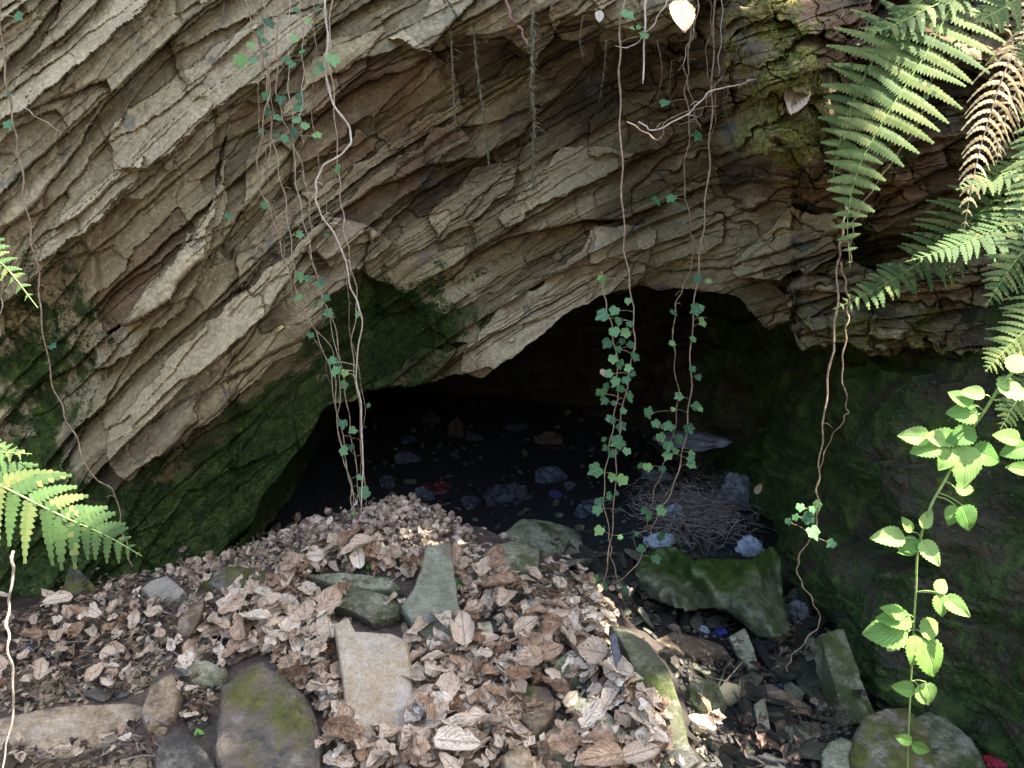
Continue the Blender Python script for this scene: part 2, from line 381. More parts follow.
c = M.mix(M.attr('shade_mud'), c, M.ramp(n2, [(.3, (.006, .006, .005)), (.7, (.022, .020, .017))]))  # cave floor darkened in place of shade; wet mud in the bed
h = M.math('ADD', M.noise(ob, 22, 6, .7), M.math('MULTIPLY', n2, .5))
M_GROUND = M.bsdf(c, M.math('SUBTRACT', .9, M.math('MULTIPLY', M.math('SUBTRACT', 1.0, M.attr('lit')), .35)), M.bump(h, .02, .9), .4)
g = grid_obj('ground', np.stack([gx, gy, gzz], -1), M_GROUND, {'lit': litz, 'shade_mud': np.maximum(sst(3.1, 3.35, gy), sst(.42, .62, gx - .16 * (gy - 2)) * sst(.4, 1.6, gy)) * (gy < 8)}, True); tag(g, kind='structure')
def hit(px, py):
    """walk the pixel ray to the ground"""
    D = np.arange(1.2, 7, .01); P = at(px, py, D); b = P[:, 2] < gz(P[:, 0], P[:, 1])
    i = int(np.argmax(b)) if b.any() else len(D) - 1
    return Vector(P[i].tolist()), D[i]
def gn(x, y, e=.04):
    a = gz(np.array([x + e, x - e, x, x]), np.array([y, y, y + e, y - e]), False)
    return Vector((-(a[0] - a[1]) / (2 * e), -(a[2] - a[3]) / (2 * e), 1)).normalized()
# ================================================================== CLIFF
CP = [(-500, -700, 4.2), (500, -700, 4.6), (1500, -700, 4.2), (-500, -200, 2.8), (0, -200, 3.2), (500, -200, 3.45), (1000, -200, 3.1), (1500, -200, 2.5),
      (-500, 300, 2.3), (-500, 700, 2.0), (-250, 300, 2.65), (-250, 640, 2.5), (0, 0, 2.9), (200, 0, 3.1), (400, 0, 3.15), (480, 25, 3.1), (600, 20, 3.2), (700, 10, 3.2),
      (0, 150, 2.85), (150, 150, 2.98), (300, 150, 3.2), (450, 150, 3.45), (600, 110, 3.6), (690, 180, 3.7), (560, 60, 3.35), (680, 60, 3.5),
      (0, 260, 2.9), (150, 280, 3.0), (280, 280, 3.15), (400, 240, 3.45), (500, 250, 3.45), (600, 230, 3.4), (680, 240, 3.65),
      (100, 440, 3.0), (200, 390, 3.08), (300, 320, 3.2), (30, 340, 3.15), (60, 420, 3.2), (0, 500, 3.0), (350, 370, 3.6), (250, 480, 3.4), (150, 540, 3.15), (50, 570, 3.0), (0, 640, 2.9), (240, 600, 3.4),
      (420, 330, 3.65), (420, 385, 3.75), (480, 350, 3.45), (560, 300, 3.5), (640, 270, 3.6),
      (740, 50, 3.05), (760, 150, 3.05), (850, 100, 2.95), (950, 100, 2.85), (1024, 100, 2.75), (1024, 0, 2.75), (850, 0, 2.95),
      (800, 230, 3.2), (720, 285, 3.6), (850, 260, 3.05), (950, 310, 2.85), (1024, 360, 2.7), (900, 350, 2.9), (800, 330, 3.05), (1250, 100, 2.4), (1250, 450, 2.2), (1500, 500, 1.9)]
CP = np.array(CP, float); CR = RBF(CP[:, :2], CP[:, 2], 1e-3, 300)
LIP = np.array([(-500, 1000), (-200, 760), (0, 680), (100, 660), (200, 640), (228, 615), (240, 555), (262, 495), (300, 445), (325, 408), (365, 391), (410, 388), (450, 376), (482, 374), (505, 362), (560, 320), (600, 298), (640, 286),
                (700, 290), (740, 296), (757, 318), (768, 334), (790, 320), (802, 350), (850, 345), (872, 356), (920, 360), (960, 384), (1000, 405), (1024, 420), (1200, 480), (1500, 600)], float)
# big slabs: polygon (px), depth offset (m, negative = nearer), tone add, pale, moss, rust
SLABS = [
    ([(95, 300), (130, 250), (180, 205), (200, 235), (150, 280), (110, 340)], .03, -.2, 0, -.2, .35), ([(330, 60), (400, 60), (470, 110), (400, 160), (330, 200), (260, 250)], 0, 0, 0, -.2, .18), ([(140, 110), (240, 50), (290, 60), (180, 140), (80, 200)], 0, .05, 0, -.3, .2),
    ([(228, 110), (460, 30), (520, 60), (300, 200), (232, 260), (205, 270)], .05, -.18, -.1, -.1, .05),
    ([(735, -80), (722, 60), (732, 130), (748, 185), (790, 190), (838, 212), (872, 232), (935, 205), (985, 168), (1080, 150), (1200, 150), (1200, -80)], -.40, -.5, -.2, .2, .2),
    ([(735, -80), (722, 60), (732, 130), (748, 185), (790, 178), (835, 120), (815, 60), (880, 10), (900, -80)], -.06, .25, .1, .1, 0),
    ([(465, 352), (462, 368), (480, 372), (520, 362), (575, 320), (648, 276), (655, 228), (600, 226), (545, 280), (502, 308)], -.16, .2, .45, -.3, 0),
    ([(108, 466), (128, 478), (210, 420), (300, 345), (352, 275), (395, 238), (330, 215), (255, 285), (180, 350), (108, 430)], -.17, .15, .3, -.4, .05),
    ([(94, 366), (100, 335), (140, 300), (190, 240), (222, 178), (229, 128), (224, 205), (205, 275), (160, 330), (115, 362)], -.16, .2, .35, -.3, 0),
    ([(-60, 330), (-60, -80), (330, -80), (330, 20), (232, 118), (150, 190), (60, 250), (20, 300)], -.12, .2, .25, -.4, 0),
    ([(-10, 130), (60, 80), (180, -20), (330, -80), (100, -80), (-60, -20)], -.10, .1, .1, -.3, 0),
    ([(35, 262), (60, 215), (125, 165), (150, 150), (120, 205), (70, 250)], -.07, .2, .4, -.4, 0),
    ([(110, 120), (200, 60), (290, 10), (318, 12), (300, 60), (215, 110), (150, 165), (115, 170)], -.08, .25, .35, -.4, 0),
    ([(730, 275), (728, 262), (790, 205), (838, 215), (858, 245), (800, 270), (775, 280)], -.32, .2, .25, -.4, 0),
    ([(780, 300), (783, 285), (802, 268), (850, 255), (880, 265), (940, 250), (1100, 230), (1100, 420), (990, 392), (930, 350), (880, 352), (820, 340), (798, 318)], -.22, .05, .1, .12, 0),
    ([(800, 340), (792, 322), (850, 312), (905, 322), (915, 338), (880, 356), (830, 352)], -.06, .1, .1, .1, 0),
    ([(760, 320), (762, 330), (778, 332), (795, 300), (775, 285), (760, 300)], -.05, .05, 0, 0, .2),
    ([(390, 40), (420, 20), (440, -30), (600, -40), (620, 5), (560, 20), (535, 60), (500, 40), (430, 50)], -.15, .2, .3, -.1, 0),
    ([(545, 15), (560, -10), (625, -30), (690, -30), (700, 40), (640, 45), (560, 40)], -.12, .15, .25, -.1, 0),
    ([(585, 120), (640, 90), (730, 60), (735, 110), (650, 150), (590, 160)], -.05, 0, 0, .1, .15),
    ([(560, 150), (630, 150), (620, 168), (560, 200), (510, 225), (500, 215)], -.07, .15, .2, -.1, 0),
    ([(430, 215), (480, 165), (520, 160), (515, 185), (470, 225), (440, 240)], -.06, .1, .15, 0, 0),
    ([(300, 250), (360, 190), (450, 120), (470, 135), (400, 200), (330, 262)], -.08, .1, .05, -.1, .25),
    ([(330, 40), (400, 30), (450, 60), (380, 110), (300, 170), (240, 215), (250, 150)], -.10, 0, 0, -.1, .12),
    ([(230, 250), (300, 180), (360, 130), (380, 140), (300, 220), (240, 290)], -.05, .0, 0, -.1, .1),
    ([(590, 260), (600, 225), (665, 200), (720, 215), (720, 245), (660, 262)], -.05, .15, .2, 0, .05),
    ([(352, 268), (390, 285), (440, 330), (470, 345), (420, 350), (365, 385), (330, 400), (330, 330)], .08, -.2, 0, .5, 0),
]
def cliff_eval(px, py):
    """depth field and attributes at picture-sized coordinates (a chart of the wall, 1 unit = about 4 mm)"""
    D = CR(px, py)
    # strata coordinates
    xs = np.linspace(-600, 1700, 500)
    tt = np.interp(xs, [-600, 0, 200, 400, 600, 760, 900, 1700], [1.0, .92, .85, .76, .64, .40, .16, .05])
    gxx = np.interp(px, xs, np.cumsum(tt) * (xs[1] - xs[0])); th = np.interp(px, xs, tt)
    g0 = np.interp(180, xs, np.cumsum(tt) * (xs[1] - xs[0]))
    s = (py + g0 + (gxx - g0) * (1 + .16 * (np.clip(py, -300, 600) - 200) / 300)) / np.sqrt(1 + .5)
    t = px * 1.25 - py * .35
    s = s + 10 * fbm(px / 190, py / 190, 5, 2) + 2.4 * fbm(px / 38, py / 38, 6, 2) + 1.0 * fbm(px / 9, py / 9, 7, 2)
    t = t + 26 * fbm(px / 60, py / 60, 8, 3) + 5 * fbm(px / 12, py / 12, 18, 2)
    disp = np.zeros_like(D); tone = np.zeros_like(D)
    bl_ = lambda cx, cy, rx, ry: np.exp(-(((px - cx) / rx) ** 2 + ((py - cy) / ry) ** 2))
    shat = sst(.0, .6, fbm(px / 90 + 3, py / 60, 15, 3) + .8 * bl_(470, 160, 110, 60) + .7 * bl_(390, 265, 110, 40) - .5 * bl_(130, 130, 200, 120)); shat2 = sst(.1, .6, fbm(px / 50, py / 40 + 8, 16, 3) + .7 * bl_(460, 170, 110, 60) + .5 * bl_(390, 260, 90, 40))
    for gx_, gy_, amp, til, seed in ((250, 92, .09, .12, 61), (118, 42, .032, .055, 64), (50, 17, .010, .014, 67)):
        gp_, ci, cj, ox, oy = cells(t / gx_, s / gy_, seed)
        w_ = 1 if seed < 66 else .15 + .9 * shat
        disp += w_ * (-amp * (hsh(ci, cj, seed + 5) - .5) - til * oy * (.2 + hsh(ci, cj, seed + 6)) + til * ox * (hsh(ci, cj, seed + 7) - .5) + amp * .18 * np.exp(-(gp_ / .04) ** 2))
        tone += (hsh(ci, cj, seed + 8) - .5) * (.55 if seed < 66 else .15)
    for thick, leng, amp, saw, seed in ((62, 300, .06, .06, 1), (27, 150, .009, .012, 2), (10.5, 62, .011, .009, 3), (4.6, 30, .005, .003, 4)):
        if seed == 3: amp, saw = amp * (.08 + shat), saw * (.08 + shat)
        if seed == 4: amp, saw = amp * shat2, saw * shat2
        k = s / thick; k = k + .33 * np.sin(k * 2.1 + seed) + .2 * np.sin(k * 5.3 + 2 * seed)
        i = np.floor(k); f = k - i
        u = t / leng + hsh(i, 0, seed) * 57 + .55 * (f - .5) * (hsh(i, 5, seed) - .2)
        u = u + .3 * np.sin(u * 2.7 + i)
        j = np.floor(u); q = u - j
        h = hsh(i, j, seed + 10); h2 = hsh(i, j, seed + 20); h3 = hsh(i, j, seed + 30)
        disp += -amp * (h - .5) - saw * (f - .5) * (.35 + h2) + amp * .5 * (q - .5) * (h3 - .5)
        gap = np.minimum(f, 1 - f) * thick; gapt = np.minimum(q, 1 - q) * leng
        disp += amp * .22 * np.exp(-(gap / 1.4) ** 2) * (h2 > .5) + amp * .12 * np.exp(-(gapt / 1.5) ** 2) * (h3 > .5)
        tone += (h3 - .5) * (.5, .4, .25, .15)[seed - 1]
    pale = np.zeros_like(D); moss = np.zeros_like(D) - .25; rust = np.zeros_like(D) + .02; gold = np.zeros_like(D)
    wx = px + 9 * fbm(px / 30, py / 30, 31, 4); wy = py + 9 * fbm(px / 30, py / 30, 32, 4)
    for poly, off, to, pa, mo, ru in SLABS:
        m = inpoly(wx, wy, poly)
        D = D + off * m; tone = tone + to * m; pale = pale + pa * m; moss = moss + mo * m; rust = rust + ru * m
    # moss areas of the wall (soft blobs in wall chart)
    def blob(cx, cy, rx, ry, a, rot=0):
        dx, dy = px - cx, py - cy; c_, s_ = math.cos(rot), math.sin(rot)
        X = (dx * c_ + dy * s_) / rx; Y = (-dx * s_ + dy * c_) / ry
        return a * np.exp(-(X * X + Y * Y) ** 1.5)
    for b in [(40, 350, 85, 90, 1.1), (30, 470, 60, 40, .5), (440, 300, 75, 45, .9), (370, 345, 100, 60, 1.2), (230, 500, 150, 90, 1.4, -.6), (120, 560, 180, 75, 1.3), (0, 600, 160, 120, 1.3), (30, 250, 50, 25, .5),
              (660, 240, 45, 22, .6), (700, 120, 60, 60, .2), (765, 50, 60, 70, .75), (775, 150, 45, 60, .75), (870, 120, 90, 70, .45), (850, 300, 70, 45, .45), (920, 340, 90, 50, .35), (600, 110, 60, 30, .35), (-200, 400, 260, 300, .7), (300, 440, 80, 60, 1.0, -.6)]: moss = moss + blob(*b)
    gold = np.clip(blob(770, 80, 100, 140, 1.4) + blob(820, 170, 90, 60, .7) + blob(930, 330, 140, 80, .8) + blob(960, 60, 120, 50, 1), 0, .85)
    moss = moss - blob(770, 265, 60, 30, .5) - blob(170, 370, 120, 25, .8, -.75)
    pale = pale + blob(130, 130, 260, 170, .34) + .22 * (hsh(np.floor(s / 25 + .2), np.floor(t / 120), 77) > .75) * (px < 500)  # upper left blob pales the rock in place of brighter skylight
    tone = tone + blob(130, 100, 330, 230, .26) + blob(480, 260, 180, 70, .1) - blob(620, 90, 120, 60, .25) - blob(120, 230, 60, 40, .2)  # upper left lightened in place of skylight, top recess darkened like shade
    moss = np.where(moss > 0, moss * .66, moss); calm = np.clip(1 - moss, .45, 1)
    D = D - blob(775, 60, 45, 60, .16) - blob(785, 150, 50, 40, .14) + gold * .09 * fbm(px / 34, py / 28, 46, 4)
    gq, gi, gj, gox, goy = cells(px / 46 + .6 * fbm(px / 30, py / 30, 47, 3), py / 34 + .6 * fbm(px / 30, py / 30, 48, 3), 90)
    gg = np.clip(gold * 1.4, 0, 1); D = D + gg * (.07 * (hsh(gi, gj, 91) - .5) + .05 * gox * (hsh(gi, gj, 92) - .5) - .05 * goy + .03 * np.exp(-(gq / .06) ** 2)); tone = tone + gg * .3 * (hsh(gi, gj, 93) - .4)
    moss = moss + gg * .5 * fbm(px / 22, py / 16, 94, 4) + .35 * fbm(px / 45, py / 30, 95, 4) * (moss > .1)
    D = D + disp * (.45 + .55 * calm) * (1 - .35 * np.clip(gold * 1.3, 0, 1)) + .02 * fbm(px / 14, py / 14, 41, 4) * sst(.3, .8, moss) + .012 * fbm(px / 20, py / 20, 44, 3)
    return D, dict(ss=s * .004, st=t * .004, tone=np.clip(tone + .5, 0, 1), pale=np.clip(pale, 0, .75), moss=moss, rust=rust, gold=gold, wet=np.clip(sst(380, 520, py) * .4, 0, 1))
cx_ = lines(-520, 1520, -230, 1200, 1.4, 1.06)
top = [-700.]; s_ = 60.
while top[-1] < -40: top.append(top[-1] + max(2.0, s_)); s_ *= .88
vrow = np.linspace(0, 1, 470)
lipx = np.interp(cx_, LIP[:, 0], LIP[:, 1]) + 7 * fbm(cx_ / 22, cx_ * 0 + 3, 51, 4)
rows = [np.full_like(cx_, y) for y in top[:-1]]
t0 = top[-1]
for v in vrow: rows.append(t0 + (lipx - t0) * v)
PY = np.array(rows); PX = np.broadcast_to(cx_, PY.shape).copy()
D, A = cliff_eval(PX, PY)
P = at(PX, PY, D)
# back top and underside
nback = 12
tops = []
for k in range(nback, 0, -1):
    q = P[0].copy(); q[:, 1] += k * .35; q[:, 2] += .1 * fbm(q[:, 0] * 2, q[:, 1] * 2, 61, 3) + .02 * k; tops.append(q)
unders = []; nu = 120
last = P[-1]
cxm = cx_
for k in range(1, nu + 1):
    b = 3.6 * (k / nu) ** 1.5
    q = last.copy()
    q[:, 1] += b
    q[:, 2] += .10 * sst(0, .6, b) + .07 * fbm(last[:, 0] * 4, q[:, 1] * 4, 63, 4) * sst(0, .15, b) + .02 * fbm(last[:, 0] * 14, q[:, 1] * 14, 64, 3) * sst(0, .05, b)
    stepx = np.floor(last[:, 0] * 5 + q[:, 1] * 2)
    q[:, 2] += .05 * hsh(stepx, 3, 5) * sst(0, .15, b)
    unders.append(q)
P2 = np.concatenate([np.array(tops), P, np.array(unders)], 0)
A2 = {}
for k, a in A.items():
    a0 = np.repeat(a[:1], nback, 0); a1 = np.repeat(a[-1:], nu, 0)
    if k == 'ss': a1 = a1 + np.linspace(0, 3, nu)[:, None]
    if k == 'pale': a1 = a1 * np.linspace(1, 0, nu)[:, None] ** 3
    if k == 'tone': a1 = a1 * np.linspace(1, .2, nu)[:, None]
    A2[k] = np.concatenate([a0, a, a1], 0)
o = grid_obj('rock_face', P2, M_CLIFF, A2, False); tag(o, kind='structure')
# ---- cave wall: a horseshoe running from the right foreground round the back of the cave
path = [(1.75, .9), (1.55, 1.5), (1.34, 2.0), (1.22, 2.5), (1.28, 3.2), (1.35, 4.0), (1.2, 5.0), (.4, 6.0), (-1, 6.4), (-2.3, 5.6), (-2.8, 4.4), (-2.9, 3.4), (-3.4, 2.6)]
pp = spline([(a, b, 0) for a, b in path], 700)
pp = np.array([tuple(q) for q in pp]); tg = np.gradient(pp, axis=0); tg /= np.linalg.norm(tg, axis=1)[:, None]
nrm = np.stack([-tg[:, 1], tg[:, 0], tg[:, 2]], -1)   # points into the cave for this winding
arc = np.r_[0, np.cumsum(np.linalg.norm(np.diff(pp, axis=0), axis=1))]
zz = np.linspace(-.75, 2.2, 260)
AR, ZZ = np.meshgrid(arc, zz)
s = ZZ * 100 + AR * 18 + 7 * fbm(AR * 2, ZZ * 2, 71, 3); t = AR * 100
dsp = .15 * fbm(AR * 1.6, ZZ * 1.6, 72, 4) + .06 * fbm(AR * 5, ZZ * 6, 73, 5)
for thick, leng, amp, sd in ((22, 60, .07, 81), (8, 30, .022, 82), (3, 14, .006, 83)):
    k = s / thick + .3 * np.sin(s / thick * 2); i = np.floor(k); f = k - i
    u = t / leng + hsh(i, 0, sd) * 31; j = np.floor(u)
    dsp += amp * (hsh(i, j, sd) - .5) + amp * .5 * (f - .5)
lean = -.22 * (ZZ + .3) * np.clip(1, 0, 1)
X = pp[None, :, 0] + nrm[None, :, 0] * (dsp + lean); Y = pp[None, :, 1] + nrm[None, :, 1] * (dsp + lean)
mo = .66 + .6 * fbm(AR * 1.2, ZZ * 1.5, 75, 3) - .5 * sst(3.2, 5, AR)
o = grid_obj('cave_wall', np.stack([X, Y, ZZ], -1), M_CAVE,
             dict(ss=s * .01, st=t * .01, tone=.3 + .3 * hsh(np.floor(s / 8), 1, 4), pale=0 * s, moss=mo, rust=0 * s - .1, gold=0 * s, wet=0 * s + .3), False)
tag(o, kind='structure')
def proj(P):
    P = np.atleast_2d(np.asarray(P, float)); x, y, z = P[:, 0], P[:, 1], P[:, 2] - CAMH
    dep = y * cp - z * sp_; up = y * sp_ + z * cp
    return 512 + F * x / dep, 384 - F * up / dep
def ray_plane(px, py, p0, n):
    q = V(px, py, 1.0) - Vector((0, 0, CAMH)); c0 = Vector((0, 0, CAMH))
    return c0 + q * ((p0 - c0).dot(n) / q.dot(n))
# ================================================================== STONES
def slab(name, outline, thick, mat, label, cat='stone', k=.25, lift=.02, rough=1.0, moss=None, seed=0, D=None, bulge=.0, group=None, nrm_=None):
    rng = random.Random(seed * 7 + 1)
    xs = [q[0] for q in outline]; ys = [q[1] for q in outline]
    cxp, cyp = sum(xs) / len(xs), .25 * sum(ys) / len(ys) + .75 * min(max(ys), 785)
    if D: p0 = V(cxp, cyp, D)
    else: p0, _ = hit(cxp, cyp)
    n = gn(p0.x, p0.y) if nrm_ is None else Vector(nrm_).normalized()
    tc = (Vector((0, 0, CAMH)) - p0).normalized()
    n = (n * (1 - k) + tc * k).normalized(); p0 = p0 + n * lift
    W = [ray_plane(a, b, p0, n) for a, b in outline]
    a = n.cross(Vector((0, 0, 1))); a = a.normalized() if a.length > 1e-3 else Vector((1, 0, 0)); b = n.cross(a)
    c = sum(W, Vector()) / len(W)
    Q = [((w_ - c).dot(a), (w_ - c).dot(b)) for w_ in W]
    size = max(math.hypot(*q) for q in Q)
    R = []; m = len(Q); per = sum(math.dist(Q[i], Q[(i + 1) % m]) for i in range(m))
    for i in range(m):
        q0, q1 = Q[i], Q[(i + 1) % m]; L = max(2, int(math.dist(q0, q1) / per * 72))
        for j in range(L):
            t = j / L; R.append((q0[0] * (1 - t) + q1[0] * t, q0[1] * (1 - t) + q1[1] * t))
    R = np.array(R); N_ = len(R)
    jag = np.array([fbm(np.array([q[0] * 40 / 1]), np.array([q[1] * 40]), seed)[0] for q in R])
    R = R * (1 + .035 * rough * jag)[:, None]
    rings = [(.0, 0), (.2, 0), (.4, 0), (.6, 0), (.75, 0), (.86, 0), (.94, .03), (.985, .1), (1.0, .25), (1.01, .45), (1.0, .7), (.96, 1.0)]
    vs = []; fs = []; mo = []
    for ri, (rr, dd) in enumerate(rings[1:], 1):
        XY = R * rr
        h = .05 * size * rough * fbm(XY[:, 0] / size * 1.1 + seed, XY[:, 1] / size * 1.1, seed + 3, 4)
        st = np.floor(4 * (fbm(XY[:, 0] / size * .9 + 5, XY[:, 1] / size * .9, seed + 5, 2) + .5)) * .012 * size * rough
        h = (h + st) * (1 if dd < .5 else .3) + .35 * bulge * size * (1 - rr ** 3)
        side = thick * dd
        fr = random.Random(seed * 13 + 5)
        pl = [(fr.uniform(0, 6.28), fr.uniform(.12, .5), fr.uniform(.03, .16)) for _ in range(6)]
        fac = np.min([size * (c0_ * .6) - sl_ * .55 * (XY[:, 0] * math.cos(an_) + XY[:, 1] * math.sin(an_)) for an_, sl_, c0_ in pl] + [XY[:, 0] * 0 + .02 * size], axis=0) * (.35 + bulge * 5) * min(rough, 1)
        h = h * .6 + fac * (1 if dd < .5 else .5)
        for (x_, y_), hh in zip(XY, h):
            ex = 1 + (.04 * rough * (hsh(int(dd * 100 * thick * 30), seed, 4) - .5) if dd > .2 else 0)
            vs.append(c + a * (x_ * ex) + b * (y_ * ex) + n * (hh - side))
    vs.insert(0, c + n * (.35 * bulge * size + min(0.02 * size, size * .03 * .6) * (.35 + bulge * 5) * min(rough, 1)))
    nr = len(rings) - 1
    for j in range(N_): fs.append((0, 1 + j, 1 + (j + 1) % N_))
    for r_ in range(nr - 1):
        o_ = 1 + r_ * N_
        for j in range(N_): fs.append((o_ + j, o_ + N_ + j, o_ + N_ + (j + 1) % N_, o_ + (j + 1) % N_))
    fs.append(tuple(1 + (nr - 1) * N_ + j for j in range(N_))[::-1])
    B = MB()
    if moss is None: mv = 0.0
    else:
        mv = [max((mm * math.exp(-((p_[0] - mx) ** 2 + (p_[1] - my) ** 2) / mr**2) for mx, my, mr, mm in moss), default=0) for p_ in zip(*proj([tuple(v) for v in vs]))]
    B.add(vs, fs, rnd=rng.random(), moss=mv)
    ob_ = B.build(name, mat, smooth=True); 
    bm = bmesh.new(); bm.from_mesh(ob_.data); bmesh.ops.recalc_face_normals(bm, faces=bm.faces); bm.to_mesh(ob_.data); bm.free()
    ob_.data.set_sharp_from_angle(angle=rad(22))
    tag(ob_, label, cat, group); return ob_
SM['slabg'] = stone_mat('lichen_green_slab', [(.25, (.13, .135, .085)), (.5, (.26, .26, .18)), (.7, (.42, .42, .32)), (.8, (.66, .66, .6))], -.05)
SM['darkmoss'] = stone_mat('dark_moss_stone', [(.32, (.014, .015, .018)), (.5, (.045, .042, .038)), (.68, (.14, .11, .075))], 0, .1, None, .45)
SM['ochre'] = stone_mat('ochre_slab', [(.25, (.17, .12, .07)), (.45, (.36, .25, .13)), (.62, (.46, .36, .22)), (.8, (.55, .48, .38))], -.2)
KEEP = []
def S(*a_, **k_):
    xm_ = sum(p[0] for p in a_[1]) / len(a_[1])
    if xm_ < 640 and not k_.get('D') and a_[4][:5] not in ('long ', 'low d') : k_['lift'] = k_.get('lift', .02) + (.035 if xm_ > 230 else .02); a_ = (a_[0], a_[1], a_[2] + .035) + a_[3:]
    o_ = slab(*a_, **k_); o_['kind'] = 'thing'; q = a_[1]; cx0 = sum(p[0] for p in q) / len(q); cy0 = sum(p[1] for p in q) / len(q)
    KEEP.append([(cx0 + (p[0] - cx0) * 1.2, cy0 + (p[1] - cy0) * 1.2 + 3) for p in q]); return o_
S('stone_slab', [(426, 544), (451, 539), (454, 564), (458, 598), (463, 622), (459, 645), (450, 663), (443, 650), (429, 643), (414, 627), (400, 605), (412, 588), (421, 568)], .05, SM['slabg'], 'upright pointed greenish grey slab with a white scratch, standing in the leaves', k=.55, lift=.045, seed=1, moss=[(430, 560, 40, .1)])
S('stone_slab', [(333, 622), (347, 615), (354, 629), (392, 631), (407, 639), (412, 670), (414, 708), (405, 742), (368, 742), (346, 726), (342, 677), (337, 643)], .05, SM['ochre'], 'large flat ochre rectangular slab with grey rim lying in dead leaves', k=.35, lift=.05, rough=.35, seed=2)
S('boulder', [(216, 716), (222, 686), (240, 672), (262, 664), (278, 672), (306, 692), (318, 715), (324, 745), (322, 790), (222, 790), (213, 745)], .12, SM['darkmoss'], 'dark squarish boulder with bright yellow green moss on top', k=.3, lift=.05, bulge=.05, rough=1.7, seed=3, moss=[(250, 690, 38, .6), (300, 740, 36, .6), (285, 705, 34, .5)])
S('stone_slab', [(-40, 722), (0, 716), (70, 706), (130, 698), (146, 700), (142, 735), (70, 758), (0, 752), (-40, 756)], .06, SM['tan'], 'long low brown slab at the bottom left edge of the mound', k=.25, lift=.04, seed=4)
S('stone', [(140, 711), (150, 684), (171, 670), (180, 687), (175, 715), (147, 730)], .05, SM['tan'], 'wedge shaped brown stone at the right end of the long low slab', k=.4, lift=.05, seed=5)
S('stone', [(154, 752), (160, 738), (178, 725), (200, 742), (215, 759), (205, 790), (156, 790)], .07, SM['grey'], 'pale angular block left of the dark moss topped boulder', k=.3, lift=.05, seed=6, bulge=.1)
S('stone_slab', [(174, 665), (205, 660), (226, 667), (222, 687), (195, 684)], .03, SM['green'], 'flat olive stone just above the dark moss topped boulder', k=.3, lift=.03, seed=7)
S('stone', [(178, 619), (194, 605), (205, 595), (202, 615), (192, 634), (183, 646), (174, 640)], .03, SM['tan'], 'thin pointed brown shard leaning in the middle of the left slope', k=.6, lift=.04, seed=8)
S('stone', [(200, 576), (210, 568), (228, 564), (255, 570), (290, 571), (284, 588), (250, 594), (222, 592)], .05, SM['mossy'], 'low moss covered stone with bright green seedlings near the crest', k=.2, lift=.03, bulge=.12, seed=9)
S('stone', [(226, 600), (232, 595), (241, 593), (253, 605), (250, 616), (243, 622), (229, 622)], .05, SM['mossy'], 'small yellowish green block below the low mossy stone', k=.3, lift=.05, seed=10)
S('stone_slab', [(140, 588), (150, 580), (167, 574), (185, 590), (180, 597), (154, 605)], .04, SM['grey'], 'flat grey brown stone on the crest left of the low mossy stone', k=.2, lift=.03, seed=11)
S('stone_slab', [(320, 590), (340, 583), (391, 595), (400, 604), (398, 614), (371, 622), (350, 611), (322, 603)], .03, SM['algae'], 'thin flat green stained slab left of the upright pointed slab', k=.15, lift=.025, seed=12)
S('stone_slab', [(305, 575), (345, 572), (392, 578), (402, 590), (370, 590), (330, 584)], .02, SM['green'], 'thin flat olive slab lying behind the thin flat green stained slab', k=.1, lift=.025, seed=13)
S('stone_slab', [(549, 672), (556, 660), (569, 650), (610, 646), (608, 660), (576, 677), (552, 684)], .05, SM['green'], 'greenish flat stone right of centre beside the thin dark strip', k=.25, lift=.05, seed=14)
S('stone', [(559, 687), (586, 697), (612, 716), (637, 742), (624, 752), (600, 740), (575, 715)], .05, SM['green'], 'long rounded olive stone running down to the right through the leaves', k=.25, lift=.045, seed=15, bulge=.05)
S('stone_slab', [(610, 621), (628, 626), (648, 640), (668, 668), (682, 705), (692, 748), (672, 752), (652, 728), (640, 690), (626, 650)], .06, SM['algae'], 'long green grey slab slanting down the right edge of the mound', k=.35, lift=.05, seed=16)
S('stone', [(535, 742), (550, 728), (566, 718), (586, 725), (580, 740), (573, 752), (538, 754)], .04, SM['tan'], 'ochre stone half hidden in leaves near the bottom centre', k=.25, lift=.04, seed=17)
S('stone', [(511, 690), (530, 684), (549, 687), (556, 700), (552, 716), (535, 732), (514, 712)], .05, SM['tan'], 'brown stone with a bright tuft of moss right of the centre leaves', k=.3, lift=.05, seed=18, moss=[(529, 692, 9, .9)])
S('stone', [(502, 756), (512, 745), (528, 742), (533, 756), (526, 772), (506, 772)], .04, SM['tan'], 'small round ochre stone at the very bottom of the leaf pile', k=.3, lift=.04, seed=19)
S('stone_slab', [(508, 607), (522, 600), (542, 597), (562, 609), (555, 618), (535, 622), (511, 615)], .03, SM['blue'], 'blue grey slate right of the upright pointed slab', k=.2, lift=.03, seed=20)
S('boulder', [(480, 552), (490, 545), (515, 538), (542, 545), (540, 560), (536, 573), (521, 580), (500, 568)], .1, SM['algae'], 'algae green block on the crest above the blue grey slate', k=.35, lift=.06, seed=21, bulge=.06)
S('stone', [(477, 622), (491, 620), (496, 639), (480, 650), (473, 636)], .03, SM['green'], 'small greenish stone touching the right side of the upright pointed slab', k=.3, lift=.035, seed=22)
S('stone_slab', [(480, 662), (490, 650), (501, 644), (518, 648), (510, 656), (497, 662), (484, 669)], .015, SM['grey'], 'thin pale flake of slate on top of the leaves in the middle', k=.3, lift=.05, seed=23)
S('wood_strip', [(609, 634), (616, 632), (622, 660), (628, 696), (622, 700), (616, 670)], .012, SM['blue'], 'thin dark strip of wood standing among stones at the mound edge', 'strip', k=.7, lift=.09, rough=.2, seed=24)
